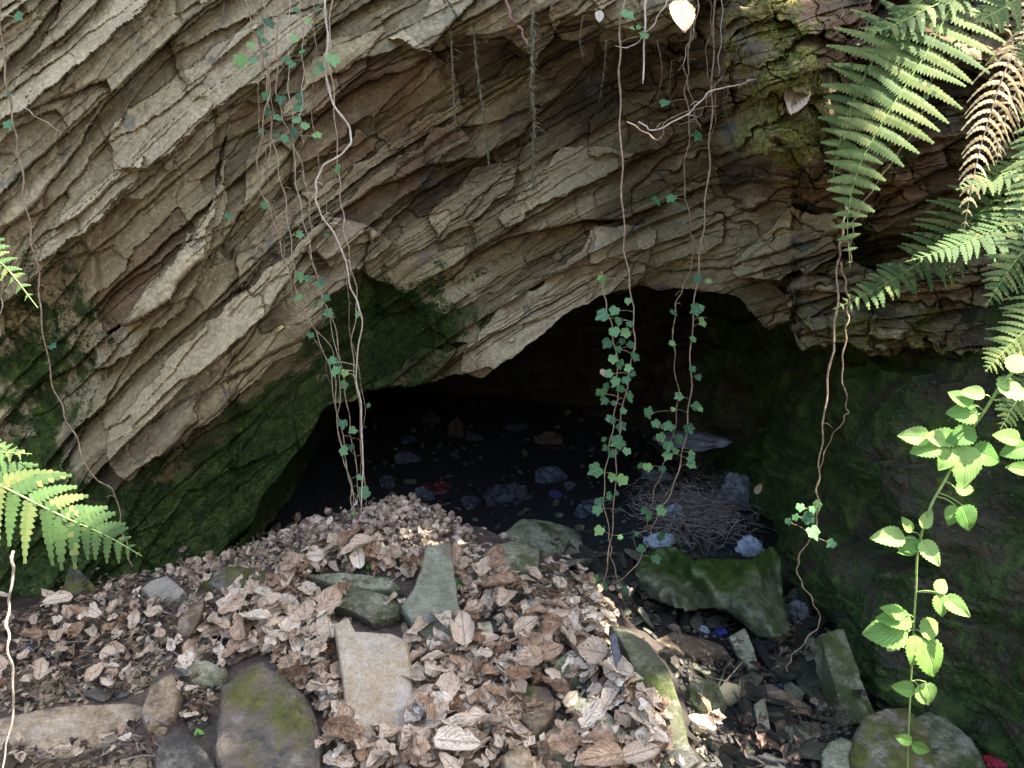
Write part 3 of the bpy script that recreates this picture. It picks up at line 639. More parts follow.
# stream bed, right
S('stone_slab', [(655, 640), (672, 632), (725, 643), (731, 653), (695, 657), (660, 652)], .03, SM['tan'], 'flat brown slab below the crumpled green sheet', k=.15, lift=.04, seed=25)
S('stone', [(690, 682), (697, 676), (718, 680), (729, 704), (725, 714), (705, 712), (690, 700)], .05, SM['algae'], 'rounded olive brown stone in the wet bed', k=.3, lift=.04, seed=26, bulge=.06)
S('stone', [(759, 684), (770, 682), (811, 706), (807, 714), (778, 709)], .04, SM['tan'], 'long pinkish brown stone in the wet bed left of the leaning stone post', k=.25, lift=.04, seed=27)
S('stone_slab', [(729, 636), (745, 626), (753, 645), (759, 667), (748, 669), (738, 655)], .02, SM['green'], 'upright dark green slate standing below the green sheet', k=.5, lift=.05, seed=28)
S('stone_slab', [(754, 704), (764, 697), (768, 712), (771, 732), (758, 730)], .02, SM['green'], 'small upright green slate below the long pinkish brown stone', k=.5, lift=.04, seed=29)
S('stone', [(821, 754), (828, 742), (842, 735), (865, 749), (865, 785), (824, 785)], .06, SM['algae'], 'pale brown speckled stone at the bottom between wet bed and mossy boulder', k=.3, lift=.05, seed=30, bulge=.1)
S('boulder', [(905, 735), (913, 714), (928, 708), (947, 716), (975, 738), (1000, 790), (915, 790)], .14, SM['green'], 'pale grey rounded boulder at the bottom right corner', k=.35, lift=.06, seed=31, bulge=.06, rough=1.6, moss=[(915, 750, 35, .6), (960, 770, 25, .5)])
S('boulder', [(855, 728), (866, 712), (886, 706), (908, 702), (930, 722), (944, 790), (862, 790), (850, 755)], .16, SM['mossy'], 'brown green mossy boulder left of the pale rounded boulder', k=.3, lift=.08, seed=32, bulge=.07, rough=1.6)
S('stone', [(698, 722), (712, 716), (729, 725), (736, 742), (720, 744), (704, 736)], .03, SM['dark'], 'greyish purple stone near the lower end of the wet bed', k=.25, lift=.03, seed=33, bulge=.08)
S('stone', [(753, 760), (765, 752), (787, 758), (786, 785), (755, 785)], .04, SM['dark'], 'purple grey wet stone at the bottom edge of the wet bed', k=.25, lift=.04, seed=34, bulge=.08)
S('stone', [(836, 660), (850, 655), (858, 672), (852, 690), (838, 684)], .05, SM['wet'], 'dark wet stone right beside the leaning stone post', k=.3, lift=.04, seed=35)
S('stone_slab', [(787, 664), (800, 655), (822, 676), (834, 700), (820, 704), (800, 686)], .03, SM['wet'], 'dark wet slab under the leaning stone post', k=.2, lift=.03, seed=36)
S('stone_slab', [(660, 742), (685, 735), (700, 760), (680, 775), (662, 765)], .03, SM['wet'], 'dark flat stone at the foot of the long green grey slab', k=.2, lift=.03, seed=37)
S('stone', [(70, 560), (95, 585), (60, 600)], .06, SM['mossy'], 'small mossy rock under the left rock wall', k=.2, lift=.03, seed=38)
# leaning stone post: a real prism with three visible sides
def prism(name, a_, b_, w0, w1, dep, mat, label, D0, D1):
    A_ = V(*a_, D0); B_ = V(*b_, D1); ax = (B_ - A_).normalized(); sd = Vector((1, .25, .0)); sd = (sd - ax * sd.dot(ax)).normalized(); bk = ax.cross(sd); n_ = 22
    M_ = MB(); vs = []; fs = []
    prof = [(-1, -.8), (-.5, -1), (.3, -.95), (1, -.7), (1, .8), (-.9, 1)]
    for i in range(n_ + 1):
        t = i / n_; w_ = w0 * (1 - t) + w1 * t; c_ = A_.lerp(B_, t)
        for k_, (u, v) in enumerate(prof):
            j = 1 + .1 * (hsh(i // 2, k_, 9) - .5)
            if i == n_ : pass
            vs.append(c_ + sd * (u * w_ * j) + bk * (v * dep * j) + ax * (.012 * u if i == n_ else 0))
        if i:
            o_ = (i - 1) * 6; fs += [(o_ + k, o_ + (k + 1) % 6, o_ + 6 + (k + 1) % 6, o_ + 6 + k) for k in range(6)]
    fs.append(tuple(range(6))[::-1]); fs.append(tuple(n_ * 6 + k for k in range(6)))
    M_.add(vs, fs, rnd=.4, moss=.1); ob_ = M_.build(name, mat); ob_['kind'] = 'thing'; ob_.data.set_sharp_from_angle(angle=rad(30)); tag(ob_, label, 'stone'); return ob_
prism('stone_post', (856, 728), (827, 636), .055, .048, .05, SM['algae'], 'leaning squarish stone post standing in the wet bed', 2.18, 2.42)
# random shards -----------------------------------------------------
def shard_mesh(seed, mat, flat=.4, nm='shard'):
    r = random.Random(seed); bm = bmesh.new()
    for _ in range(14):
        v = Vector((r.gauss(0, 1), r.gauss(0, 1), r.gauss(0, 1))).normalized() * r.uniform(.75, 1)
        bm.verts.new((v.x * 1.0, v.y * r.uniform(.55, .8), v.z * flat))
    bmesh.ops.convex_hull(bm, input=bm.verts)
    bmesh.ops.delete(bm, geom=[v for v in bm.verts if not v.link_faces], context='VERTS')
    bmesh.ops.bevel(bm, geom=bm.edges[:], offset=.05, segments=1, affect='EDGES')
    me = bpy.data.meshes.new(nm); bm.to_mesh(me); bm.free()
    n = len(me.vertices); a_ = me.attributes.new('rnd', 'FLOAT', 'POINT'); a_.data.foreach_set('value', np.full(n, r.random(), np.float32))
    me.attributes.new('moss', 'FLOAT', 'POINT').data.foreach_set('value', np.full(n, r.choice([0, 0, .15]), np.float32))
    me.materials.append(mat); return me
def arrays(me):
    v = np.empty(len(me.vertices) * 3, np.float32); me.vertices.foreach_get('co', v)
    return v.reshape(-1, 3), [tuple(p.vertices) for p in me.polygons], {a.name: np.array([x.value for x in a.data]) for a in me.attributes if a.data_type == 'FLOAT' and a.domain == 'POINT'}
def frame_from(n, ang):
    n = n.normalized(); a = n.orthogonal().normalized(); b = n.cross(a); d = a * math.cos(ang) + b * math.sin(ang)
    return Matrix((d, n.cross(d), n)).transposed()
RN = random.Random(11)
POLY_BED = [(560, 560), (640, 560), (800, 600), (860, 700), (900, 768), (700, 768), (640, 640)]
def sample_px(poly, n, rng, keep=True):
    xs = [q[0] for q in poly]; ys = [q[1] for q in poly]; out = []
    while len(out) < n:
        A_ = np.array([rng.uniform(min(xs), max(xs)) for _ in range(400)]); B_ = np.array([rng.uniform(min(ys), max(ys)) for _ in range(400)])
        ok = inpoly(A_, B_, poly)
        if keep:
            for k_ in KEEP: ok &= ~inpoly(A_, B_, k_)
        out += list(zip(A_[ok].tolist(), B_[ok].tolist()))
    out = out[:n]
    return out
MOUND = [(0, 622), (130, 590), (250, 552), (370, 506), (440, 520), (520, 570), (610, 640), (660, 700), (700, 775), (0, 775)]
LEFTM = [(0, 625), (130, 592), (230, 600), (215, 690), (220, 775), (0, 775)]
OUTL = [(-330, 640), (0, 610), (0, 775), (-100, 860), (-330, 860)]
RIM = [(485, 548), (560, 575), (610, 605), (650, 645), (705, 740), (700, 770), (655, 740), (620, 670), (560, 625), (470, 575)]
EDGE = [(40, 600), (120, 572), (240, 540), (300, 520), (320, 545), (240, 575), (140, 605), (40, 630)]
CREST = [(250, 556), (330, 522), (370, 503), (430, 506), (480, 545), (470, 575), (380, 560), (280, 575)]
CENTRE = [(230, 640), (260, 585), (330, 560), (400, 560), (480, 575), (560, 610), (625, 660), (690, 775), (250, 775), (215, 690)]
INDIV = []
def scatter_ind(meshes, poly, n, s0, s1, name, cat, labels, group, rng, up=.0, tilt=.35, zs=1.0):
    for i, (a, b) in enumerate(sample_px(poly, n, rng)):
        p, D_ = hit(a, b)
        nn = gn(p.x, p.y); nn = (nn + Vector((rng.gauss(0, tilt), rng.gauss(0, tilt), 0))).normalized()
        k = rng.randrange(len(meshes)); ob_ = bpy.data.objects.new(name, meshes[k]); COL.objects.link(ob_)
        sc = rng.uniform(s0, s1)
        R_ = frame_from(nn, rng.uniform(0, 6.3)).to_4x4()
        ob_.matrix_world = Matrix.Translation(p + nn * (up * rng.random() + .2 * sc * zs)) @ R_ @ Matrix.Diagonal((sc, sc, sc, 1))
        tag(ob_, labels[k % len(labels)], cat, group, 'thing'); INDIV.append((ob_, a, b, cat, meshes[k].materials[0].name, sc / s1))
def scatter_stuff(name, meshes, mat, regions, label, cat, rng, up=.0, tilt=.35):
    """regions: list of (poly, n, s0, s1); one mesh"""
    B = MB(); AR_ = [arrays(m) for m in meshes]
    for poly, n, s0, s1 in regions:
        for a, b in sample_px(poly, n, rng):
            p, D_ = hit(a, b); nn = gn(p.x, p.y); nn = (nn + Vector((rng.gauss(0, tilt), rng.gauss(0, tilt), 0))).normalized()
            R_ = np.array(frame_from(nn, rng.uniform(0, 6.3))); sc = rng.uniform(s0, s1) * (.6 + .8 * rng.random() ** 2)
            v, f, at_ = AR_[rng.randrange(len(AR_))]
            at2 = {k: x for k, x in at_.items()}; at2['rnd'] = rng.random()
            B.add(v @ R_.T * sc + np.array(p + nn * (up * rng.random() + .1 * sc)), f, **at2)
    ob_ = B.build(name, mat, smooth=False); tag(ob_, label, cat, kind='stuff'); return ob_
sh_t = [shard_mesh(i, SM['tan'], .35) for i in range(4)]; sh_g = [shard_mesh(i + 10, SM['grey'], .3) for i in range(4)]
sh_gr = [shard_mesh(i + 20, SM['green'], .3) for i in range(3)]; sh_w = [shard_mesh(i + 30, SM['wet'], .4) for i in range(5)]; sh_b = [shard_mesh(i + 40, SM['blue'], .3) for i in range(3)]
scatter_ind(sh_t + sh_g[:2], LEFTM, 50, .02, .065, 'stone_shard', 'stone', ['small angular stone on the dark left slope'], 'small stones on the left slope', random.Random(1))
scatter_ind(sh_b + sh_g, LEFTM, 26, .015, .045, 'slate_chip', 'slate chip', ['bluish grey slate chip on the dark left slope'], 'slate chips on the left slope', random.Random(2))
scatter_ind(sh_gr + sh_t + sh_g, CENTRE, 70, .025, .06, 'stone_shard', 'stone', ['small stone poking out of the pale dead leaves'], 'small stones among the leaves', random.Random(3), .04)
scatter_ind(sh_w + sh_gr[:1] + sh_t[:1], POLY_BED, 110, .02, .07, 'wet_stone', 'stone', ['small wet stone in the dark stream bed'], 'wet stones in the stream bed', random.Random(4), .01)
scatter_ind(sh_b + sh_w[:1], POLY_BED, 22, .02, .05, 'wet_slate', 'slate chip', ['bluish wet slate in the dark stream bed'], 'wet slates in the stream bed', random.Random(5), .01)
scatter_stuff('gravel', sh_t + sh_g, SM['tan'], [(MOUND, 900, .006, .02), (CREST, 900, .006, .022), (LEFTM, 1500, .008, .028), (EDGE, 700, .008, .03), (OUTL, 800, .01, .035), (RIM, 900, .008, .03), (CENTRE, 500, .012, .03)], 'fine stone chips and crumbs between the leaves', 'gravel', random.Random(6), .015, .6)
scatter_stuff('wet_gravel', sh_w, SM['wet'], [(POLY_BED, 1100, .008, .028), ([(300, 420), (500, 400), (700, 420), (740, 560), (560, 560), (420, 500)], 260, .015, .045)], 'dark wet pebbles covering the stream bed', 'gravel', random.Random(7), .01, .5)
scatter_ind([shard_mesh(i + 60, SM['wet'], .16) for i in range(5)] + [shard_mesh(i + 70, SM['green'], .14) for i in range(2)], POLY_BED, 74, .05, .115, 'wet_slab', 'flat stone', ['x'], 'flat slabs in the stream bed', random.Random(44), .03, .42)
scatter_ind([shard_mesh(i + 80, SM['tan'], .2) for i in range(2)] + [shard_mesh(i + 84, SM['dark'], .2) for i in range(3)], LEFTM, 18, .04, .08, 'flat_stone', 'flat stone', ['x'], 'flat stones on the left slope', random.Random(45), .0, .3)
def clods():
    bm = bmesh.new(); bmesh.ops.create_icosphere(bm, subdivisions=2, radius=1); co = np.array([tuple(v.co) for v in bm.verts]); fs = [tuple(v.index for v in f.verts) for f in bm.faces]; bm.free()
    B = MB(); r = random.Random(77)
    for cx, cy, sx, sy, n in ((400, 516, 26, 9, 230), (322, 534, 16, 5, 80), (370, 545, 50, 10, 120), (440, 528, 20, 8, 110), (300, 545, 30, 7, 120), (210, 575, 40, 8, 90)):
        for _ in range(n):
            a, b_ = r.gauss(cx, sx), r.gauss(cy, sy); p, D_ = hit(a, max(b_, 500))
            if D_ > 3.4: continue
            s_ = r.uniform(.007, .019); k = r.random() * 20; rr = 1 + .7 * fbm(co[:, 0] * 1.6 + k, co[:, 1] * 1.6 + co[:, 2] * 1.3, 5, 3)
            hgt = .055 * math.exp(-((a - cx) / sx) ** 2) * r.random()
            B.add(co * rr[:, None] * s_ + np.array(p) + np.array([0, 0, hgt + s_ * .3]), fs, rnd=r.random(), lu=.5, lv=.3)
    tag(B.build('crumbly_clods', M_CLOD, smooth=False), 'pale crumbly clods and leaf crumbs heaped on the crest', 'clods', kind='stuff')
M_CLOD = simple('pale_crumbs', [(.3, (.13, .09, .06)), (.5, (.30, .225, .16)), (.7, (.50, .41, .31))], 35, .9, .004)
clods()
# ================================================================== LEAVES
def blade(L, W, nv=9, nu=3, rag=0., roll=0., bend=0., serr=0., pleat=0., crump=0., seed=0, shape=1.0, fold=0.):
    r = random.Random(seed); vs = []; fs = []; lu = []; lv = []; sx = r.random() * 50
    for i in range(nv + 1):
        v = i / nv; wv = W * .5 * (math.sin(math.pi * min(1, v ** (.75 * shape))) ** .8) if 0 < i < nv else W * .015
        wl_, wr_ = (1 + rag * float(fbm(np.array([v * 3.5 + sx]), np.array([sg * 9.]), seed, 3)[0]) * 1.6 for sg in (1, 2))
        for j in range(-nu, nu + 1):
            wv_ = wv; u = j / nu; ww = wv * (wl_ if u < 0 else wr_); ww *= (1 + (serr * (1 if i % 2 else -1) if abs(j) == nu else 0))
            x = u * ww
            if abs(roll) > 1e-3:
                rr = W * .5 / roll; xx = rr * math.sin(x / rr); z = rr * (1 - math.cos(x / rr))
            else: xx, z = x, 0
            z += abs(u) * ww * fold
            z += pleat * abs(math.sin(v * 9 * math.pi - abs(u) * 1.6)) * abs(u) * W
            if crump: z += crump * float(fbm(np.array([u * 1.3 + sx]), np.array([v * 3.0]), seed, 3)[0])
            y = v * L
            if abs(bend) > 1e-3:
                rb = L / bend; th = v * bend; y = (rb - z) * math.sin(th); z = rb - (rb - z) * math.cos(th)
            vs.append((xx, y - L * .5, z)); lu.append(u * .999); lv.append(v)
    c = 2 * nu + 1
    for i in range(nv):
        for j in range(c - 1): fs.append((i * c + j, i * c + j + 1, (i + 1) * c + j + 1, (i + 1) * c + j))
    return vs, fs, lu, lv
def leaf_proto(name, mat, **k):
    vs, fs, lu, lv = blade(**k); B = MB(); B.add(vs, fs, lu=lu, lv=lv, rnd=.0); return B.mesh(name, mat)
DL = []
for i in range(18):
    r = random.Random(i + 5)
    DL.append(leaf_proto('dead_leaf', M_DEAD, L=r.uniform(.07, .125), W=r.uniform(.045, .08), nv=12, nu=4, rag=r.choice([.12, .3, .5]), roll=r.choice([.2, .6, 1.2, 2.2, -.6, 1.7]), bend=r.choice([.2, .7, 1.6, -.7, .1]), crump=r.choice([.008, .014, .024]), serr=.03, pleat=.004, seed=i))
DS = [leaf_proto('leaf_bit', M_DEAD, L=.045, W=.042, nv=5, nu=2, rag=.7, roll=r_, bend=b_, crump=.02, seed=i) for i, (r_, b_) in enumerate([(.5, .5), (1.2, .4), (-.8, 1), (1.6, -.6), (.2, 1.4), (2, .3)])]
DD = [m.copy() for m in DL[:6]]
for m in DD: m.materials.clear(); m.materials.append(M_DARKDEAD)
scatter_ind(DL, CENTRE, 225, .55, 1.0, 'dead_leaf', 'dead leaf', ['pinkish tan curled dead leaf in the pile on the middle of the mound'], 'dead leaves on the mound', random.Random(21), .03, .42, .05)
scatter_ind(DL[:6], LEFTM, 35, .55, .95, 'dead_leaf', 'dead leaf', ['dead leaf lying loose on the dark left slope'], 'dead leaves on the left slope', random.Random(22), .01, .5, .05)
scatter_ind(DD, POLY_BED, 25, .6, .9, 'damp_leaf', 'dead leaf', ['dark damp dead leaf in the stream bed'], 'damp leaves in the stream bed', random.Random(23), .01, .4, .05)
scatter_stuff('leaf_litter', DS + DL[:6], M_DEAD, [(CENTRE, 2300, .4, .9), (OUTL, 500, .4, .8), (RIM, 260, .3, .7), (CREST, 250, .2, .42), (LEFTM, 260, .35, .8)], 'mat of pale dead leaves and leaf fragments covering the mound', 'leaf litter', random.Random(24), .025, .38)
scatter_stuff('damp_litter', DS, M_DARKDEAD, [(LEFTM, 700, .3, .6), (OUTL, 600, .3, .6), (POLY_BED, 250, .4, .8), (CREST, 250, .25, .6), (EDGE, 260, .3, .6)], 'dark damp leaf crumbs on soil', 'leaf litter', random.Random(25), .012, .6)
#==PART3==
# ================================================================== IVY AND VINES
def ivy_mesh(seed, fresh=0):
    r = random.Random(seed); n = 40; vs = [(0, 0, 0)]; fs = []; lu = [0]; lv = [0]
    an = [0, 26, 55, 84, 112, 145, 180]; rr = [1.0, .60 + .12 * r.random(), .74 + .12 * r.random(), .58, .62, .50, .22]
    for ring in (.5, 1.0):
        for k in range(n):
            ph = (k / n * 360 + 180) % 360 - 180
            q = float(np.interp(abs(ph), an, rr)) * ring * (1 + .05 * math.sin(3 * ph + seed))
            x = q * math.sin(rad(ph)); y = q * math.cos(rad(ph))
            z = -.10 * q * q + .10 * abs(x) + (.04 * math.cos(rad(ph) * 6.5) * q) + .05 * r.uniform(-1, 1) * (ring > .9)
            vs.append((x, y + .0, z)); lu.append(x); lv.append(y)
    for k in range(n):
        a, b = 1 + k, 1 + (k + 1) % n
        fs.append((0, b, a)); fs.append((a, b, b + n, a + n))
    B = MB(); B.add([(x, y, z) for x, y, z in vs], fs, lu=lu, lv=lv, rnd=.0); return B.mesh('ivy_leaf', M_IVY)
IVY = [ivy_mesh(i) for i in range(9)]
def place_leaf(mesh, root, p, size, rng, face=None, down=.8, name='leaf'):
    """hang a leaf at p: tip points down/outward, blade faces roughly the light and viewer side"""
    n = Vector((rng.gauss(0, .45), -1 + rng.gauss(0, .2), .75 + rng.gauss(0, .35))).normalized() if face is None else Vector(face).normalized()
    t = Vector((rng.gauss(0, .75), 0, -down)); t = (t - n * t.dot(n)).normalized()
    x = t.cross(n)
    R_ = Matrix((x, t, n)).transposed().to_4x4()
    ob_ = bpy.data.objects.new(name, mesh); COL.objects.link(ob_); ob_.parent = root
    ob_.matrix_local = Matrix.Translation(p - root.location) @ R_ @ Matrix.Diagonal((size, size, size, 1))
    return ob_
def vine(name, label, cat, pts, D, r0, leaves=(), mat=None, r1=None, group=None, sizes=9, seed=0, kink=1.0, curls=0, Dend=None, petiole=True):
    rng = random.Random(seed + 100); m = len(pts); Dend = D if Dend is None else Dend
    P_ = [V(a, b, D + (Dend - D) * i / (m - 1) + .02 * rng.uniform(-1, 1)) for i, (a, b) in enumerate(pts)]
    C_ = spline(P_, m * 8)
    C_ = [q + Vector((.0025 * kink * math.sin(i * .9 + seed), .002 * math.cos(i * .7), 0)) * (1 + rng.random()) for i, q in enumerate(C_)]
    n_ = len(C_); r1 = r0 * .6 if r1 is None else r1
    rr = [(r0 * (1 - i / n_) + r1 * i / n_) * (1 + .35 * (rng.random() < .12)) for i in range(n_)]
    root = empty(name, C_[-1]); tag(root, label, cat, group)
    B = MB(); B.tube(C_, rr, 6, rnd=rng.random())
    for _ in range(curls):
        i = rng.randrange(4, n_ - 4); q = C_[i]; d = Vector((rng.choice([-1, 1]) * rng.uniform(.4, 1), rng.uniform(-.5, .1), rng.uniform(-.8, .3)))
        L_ = rng.uniform(.015, .05)
        B.tube(spline([q, q + d * L_ * .5 + Vector((0, 0, .006)), q + d * L_], 5), [r1 * .6] * 5 + [r1 * .25], 4, rnd=.6)
    cloud = [(C_[i], i) for i in range(n_)]; PXs, PYs = proj([tuple(q) for q in C_])
    st = []
    for lf in leaves:
        a, b = lf[0], lf[1]; s_px = lf[2] if len(lf) > 2 else sizes * rng.uniform(.75, 1.2)
        i = int(np.argmin((PXs - a) ** 2 + (PYs - b) ** 2)); Dl = C_[i].y - .015 - .03 * rng.random()
        p = V(a, b, Dl); sz = s_px * Dl / F * .98 * rng.uniform(.6, 1.25)
        d = (C_[i] - p)
        if d.length > .012: B.tube(spline([C_[i], C_[i].lerp(p, .5) + Vector((0, 0, .006)), p], 5), [r1 * .5] * 6, 4, rnd=.8)
        st.append((p, sz))
    B.build('stem', mat or M_STEM, root)
    for p, sz in st: place_leaf(IVY[rng.randrange(9)], root, p + Vector((0, 0, sz * .35)), sz, rng)
    return root
vine('hanging_vine', 'left strand of the left vine bundle, starting at the top beside bright green ivy leaves', 'vine', [(243, -30), (250, 20), (260, 45), (270, 80), (262, 130), (258, 180), (272, 215), (285, 260), (300, 310), (332, 350), (336, 400), (348, 470), (353, 512)], 2.72, .0028,
     [(240, 62, 8), (251, 46, 8), (260, 34, 8), (268, 25, 8), (254, 62, 7), (263, 42, 7), (330, 315, 9), (316, 306, 9), (338, 362, 8), (343, 452, 8), (352, 448, 7), (360, 478, 7), (343, 425, 7)], seed=1, curls=5)
vine('hanging_vine', 'thin vine strand second from left in the left vine bundle', 'vine', [(262, -30), (265, 30), (268, 100), (275, 150), (285, 200), (292, 250), (297, 290), (312, 325), (330, 370), (338, 430), (350, 480), (356, 515)], 2.78, .0024,
     [(262, 132, 8), (268, 114, 8), (266, 97, 7), (300, 300, 8)], seed=2, curls=4)
vine('hanging_vine', 'ivy strand in the middle of the left vine bundle with teal leaves', 'vine', [(278, -30), (277, 50), (278, 100), (290, 135), (303, 170), (311, 220), (312, 262), (335, 330), (345, 390), (352, 440), (362, 510)], 2.70, .0030,
     [(281, 101, 10), (300, 98, 9), (298, 110, 9), (296, 122, 10), (279, 120, 8), (305, 128, 7), (316, 137, 7), (295, 134, 7), (285, 140, 6), (320, 285, 9), (308, 280, 8), (325, 300, 9), (300, 278, 8), (323, 283, 7)], seed=3, curls=5)
vine('hanging_vine', 'short leafy ivy strand hanging between the strands of the left bundle', 'vine', [(297, -30), (302, 30), (303, 80), (301, 120), (303, 145)], 2.66, .0020,
     [(295, 40, 6), (303, 53, 8), (290, 63, 8), (283, 60, 7), (317, 72, 7), (322, 70, 6), (307, 22, 8), (296, 12, 8), (305, 127, 7)], seed=4)
vine('hanging_vine', 'pale thick vine with a sideways kink, right part of the left bundle', 'vine', [(322, -30), (327, 30), (328, 90), (350, 130), (346, 150), (322, 168), (316, 190), (320, 212), (340, 245), (352, 290), (362, 320), (356, 370), (362, 420), (362, 512)], 2.66, .0038, [(333, 62, 10), (318, 10, 8), (358, 315, 7), (337, 372, 9), (331, 362, 7), (345, 374, 7)], M_STEMP, seed=5, kink=.6, curls=5)
vine('hanging_vine', 'rightmost thin strand of the left vine bundle', 'vine', [(337, -30), (329, 40), (334, 100), (338, 165), (342, 210), (348, 250), (357, 300), (352, 345), (358, 400), (366, 505)], 2.75, .0024, [(338, 170, 8), (366, 495, 9), (354, 432, 7)], seed=6, curls=5)
for i, (pts, lb) in enumerate([([(250, -20), (262, 50), (258, 110), (266, 160), (270, 200), (282, 240), (288, 290), (306, 330), (322, 350), (330, 385)], 'wavy thread-thin strand woven into the left edge of the left bundle'),
        ([(290, -20), (288, 60), (292, 120), (296, 180), (306, 230), (318, 280), (330, 320), (340, 380), (338, 430), (350, 480), (358, 508)], 'thread-thin strand running down the middle of the left bundle'),
        ([(312, -20), (316, 60), (312, 110), (322, 180), (332, 230), (346, 262), (350, 330), (364, 400), (360, 460), (366, 506)], 'thread-thin strand behind the kinked pale vine'), ([(268, 60), (272, 130), (262, 180), (245, 205), (232, 212)], 'short curved twig sticking out left of the left bundle')]):
    vine('hanging_vine', lb, 'vine', pts, 2.74, .0016, [(p[0] + 5 * (-1) ** k, p[1] + 6, 6) for k, p in enumerate(pts[1::3])], M_STEMP if i == 1 else M_STEM, seed=80 + i, curls=8)
vine('hanging_vine', 'long thin vine at the far left hanging in front of dark green moss', 'vine', [(0, -20), (4, 60), (12, 115), (20, 160), (27, 215), (38, 270), (42, 325), (55, 390), (72, 430), (92, 475), (114, 492), (122, 530), (133, 566)], 2.3, .0028,
     [(8, 126, 9), (10, 96, 8), (52, 348, 8), (18, 18, 9)], seed=7, curls=6)
vine('hanging_vine', 'short thin vine touching the left edge of the photo', 'vine', [(-6, 200), (2, 270), (1, 310), (-4, 350)], 1.9, .002, [], seed=8)
vine('dry_vine', 'pale curving dry stem rising at the bottom left corner below the fern', 'stem', [(12, 552), (13, 575), (8, 610), (8, 640), (13, 680), (12, 720), (0, 775)], 1.4, .0028, [], M_STEMP, seed=9, kink=.4)
vine('dry_vine', 'thin dry twig crossing the upper left rock diagonally', 'stem', [(8, 92), (30, 112), (62, 132)], 2.5, .0015, [], M_STEMP, seed=10)
vine('ivy_vine', 'straight pale ivy stem hanging in the centre of the cave mouth', 'ivy', [(626, -30), (620, 40), (620, 100), (622, 180), (625, 250), (632, 300), (634, 345), (624, 400), (617, 450), (613, 520), (606, 570), (600, 605)], 2.62, .0030,
     [(625, 18, 12), (633, 30, 7), (645, 37, 6), (602, 280, 9), (628, 302, 7), (604, 318, 9), (618, 322, 9), (615, 312, 8), (627, 335, 11), (614, 333, 8), (629, 325, 9), (635, 358, 12), (618, 350, 10), (627, 370, 10), (610, 375, 8), (616, 383, 10), (626, 381, 10), (601, 394, 9), (605, 402, 9),
      (629, 398, 8), (624, 412, 8), (608, 420, 7), (613, 421, 8), (620, 445, 11), (627, 452, 8), (606, 449, 8), (597, 473, 11), (612, 478, 7), (623, 481, 11), (599, 503, 10), (597, 511, 8), (617, 494, 7), (610, 497, 7), (600, 532, 10), (621, 538, 7)], seed=11, curls=3)
vine('ivy_vine', 'thinner leafy ivy stem just left of the straight central ivy', 'ivy', [(602, 272), (605, 300), (612, 330), (618, 375), (614, 420), (608, 455), (604, 495), (610, 540), (612, 560), (622, 590), (628, 615)], 2.66, .0022,
     [(608, 345, 9), (613, 360, 10), (622, 342, 8), (630, 347, 9), (620, 365, 9), (606, 388, 7), (632, 375, 7), (622, 391, 9), (613, 404, 7), (620, 428, 7), (604, 440, 7), (612, 455, 8), (594, 582, 9), (603, 588, 9), (596, 592, 7), (612, 600, 7), (604, 597, 9), (625, 590, 8)], seed=12, curls=3)
vine('ivy_vine', 'ivy stem right of the central ivy curving down left to the ground', 'ivy', [(716, -30), (713, 60), (711, 130), (706, 200), (699, 265), (692, 330), (690, 400), (683, 450), (672, 490), (655, 520), (648, 545), (630, 572), (612, 585)], 2.72, .0030,
     [(699, 280, 9), (707, 283, 9), (697, 312, 8), (703, 324, 8), (692, 340, 8), (698, 310, 8), (692, 370, 7), (698, 378, 9), (695, 408, 8), (680, 398, 7), (673, 410, 7), (688, 430, 8), (692, 455, 9), (690, 466, 8), (678, 440, 8), (700, 410, 7), (676, 452, 8), (662, 512, 9), (660, 538, 9), (655, 560, 8), (640, 550, 7)], seed=13, curls=4)
vine('ivy_vine', 'knotty ivy stem left of the curving one with sparse teal leaves', 'ivy', [(688, -30), (690, 40), (686, 90), (690, 130), (684, 175), (690, 220), (694, 255), (684, 285), (675, 310), (674, 355), (678, 400), (672, 440), (662, 470), (652, 500), (645, 530)], 2.70, .0026,
     [(665, 105, 8), (698, 138, 8), (655, 202, 9), (672, 200, 9), (697, 136, 7), (672, 314, 7), (671, 345, 7), (648, 414, 10), (655, 425, 8), (660, 438, 10), (670, 428, 8), (663, 428, 9), (668, 447, 8), (640, 467, 8), (647, 468, 8), (662, 470, 9), (668, 457, 8), (690, 460, 7), (645, 512, 10), (648, 518, 8), (637, 535, 7)], seed=14, curls=6)
vine('dry_vine', 'thick pale straight twig hanging near the top right of centre', 'stem', [(646, -30), (645, 20), (643, 84)], 2.6, .0038, [(639, 28, 5)], M_STEMP, seed=15, kink=.2)
vine('dry_vine', 'pale twig slanting down left across the top near the straight twig', 'stem', [(672, -10), (655, 22), (632, 46), (614, 46)], 2.58, .0022, [], M_STEMP, seed=16)
vine('thorny_twig', 'horizontal forked twig crossing in front of the mossy ledge', 'twig', [(640, 122), (655, 130), (690, 112), (710, 92), (738, 85), (762, 78), (790, 82)], 2.42, .0024, [], M_STEMP, seed=17, curls=8)
vine('thorny_twig', 'short reddish twig forking off left of the knotty ivy', 'twig', [(628, 122), (648, 134), (660, 140), (668, 120), (700, 108), (720, 106)], 2.58, .0018, [], M_STEM, seed=18, curls=5)
vine('ivy_vine', 'long wavy vine right of the cave mouth ending in a loop over the wet bed', 'ivy', [(846, 205), (842, 235), (838, 262), (836, 320), (828, 380), (822, 440), (818, 480), (818, 512), (812, 535), (798, 560), (800, 580), (812, 600), (820, 622), (806, 640), (790, 660), (786, 672)], 2.25, .0030,
     [(812, 510, 10), (800, 508, 9), (788, 522, 8), (806, 520, 10), (812, 534, 11), (832, 545, 10), (795, 518, 9), (818, 506, 9)], seed=19, curls=3)
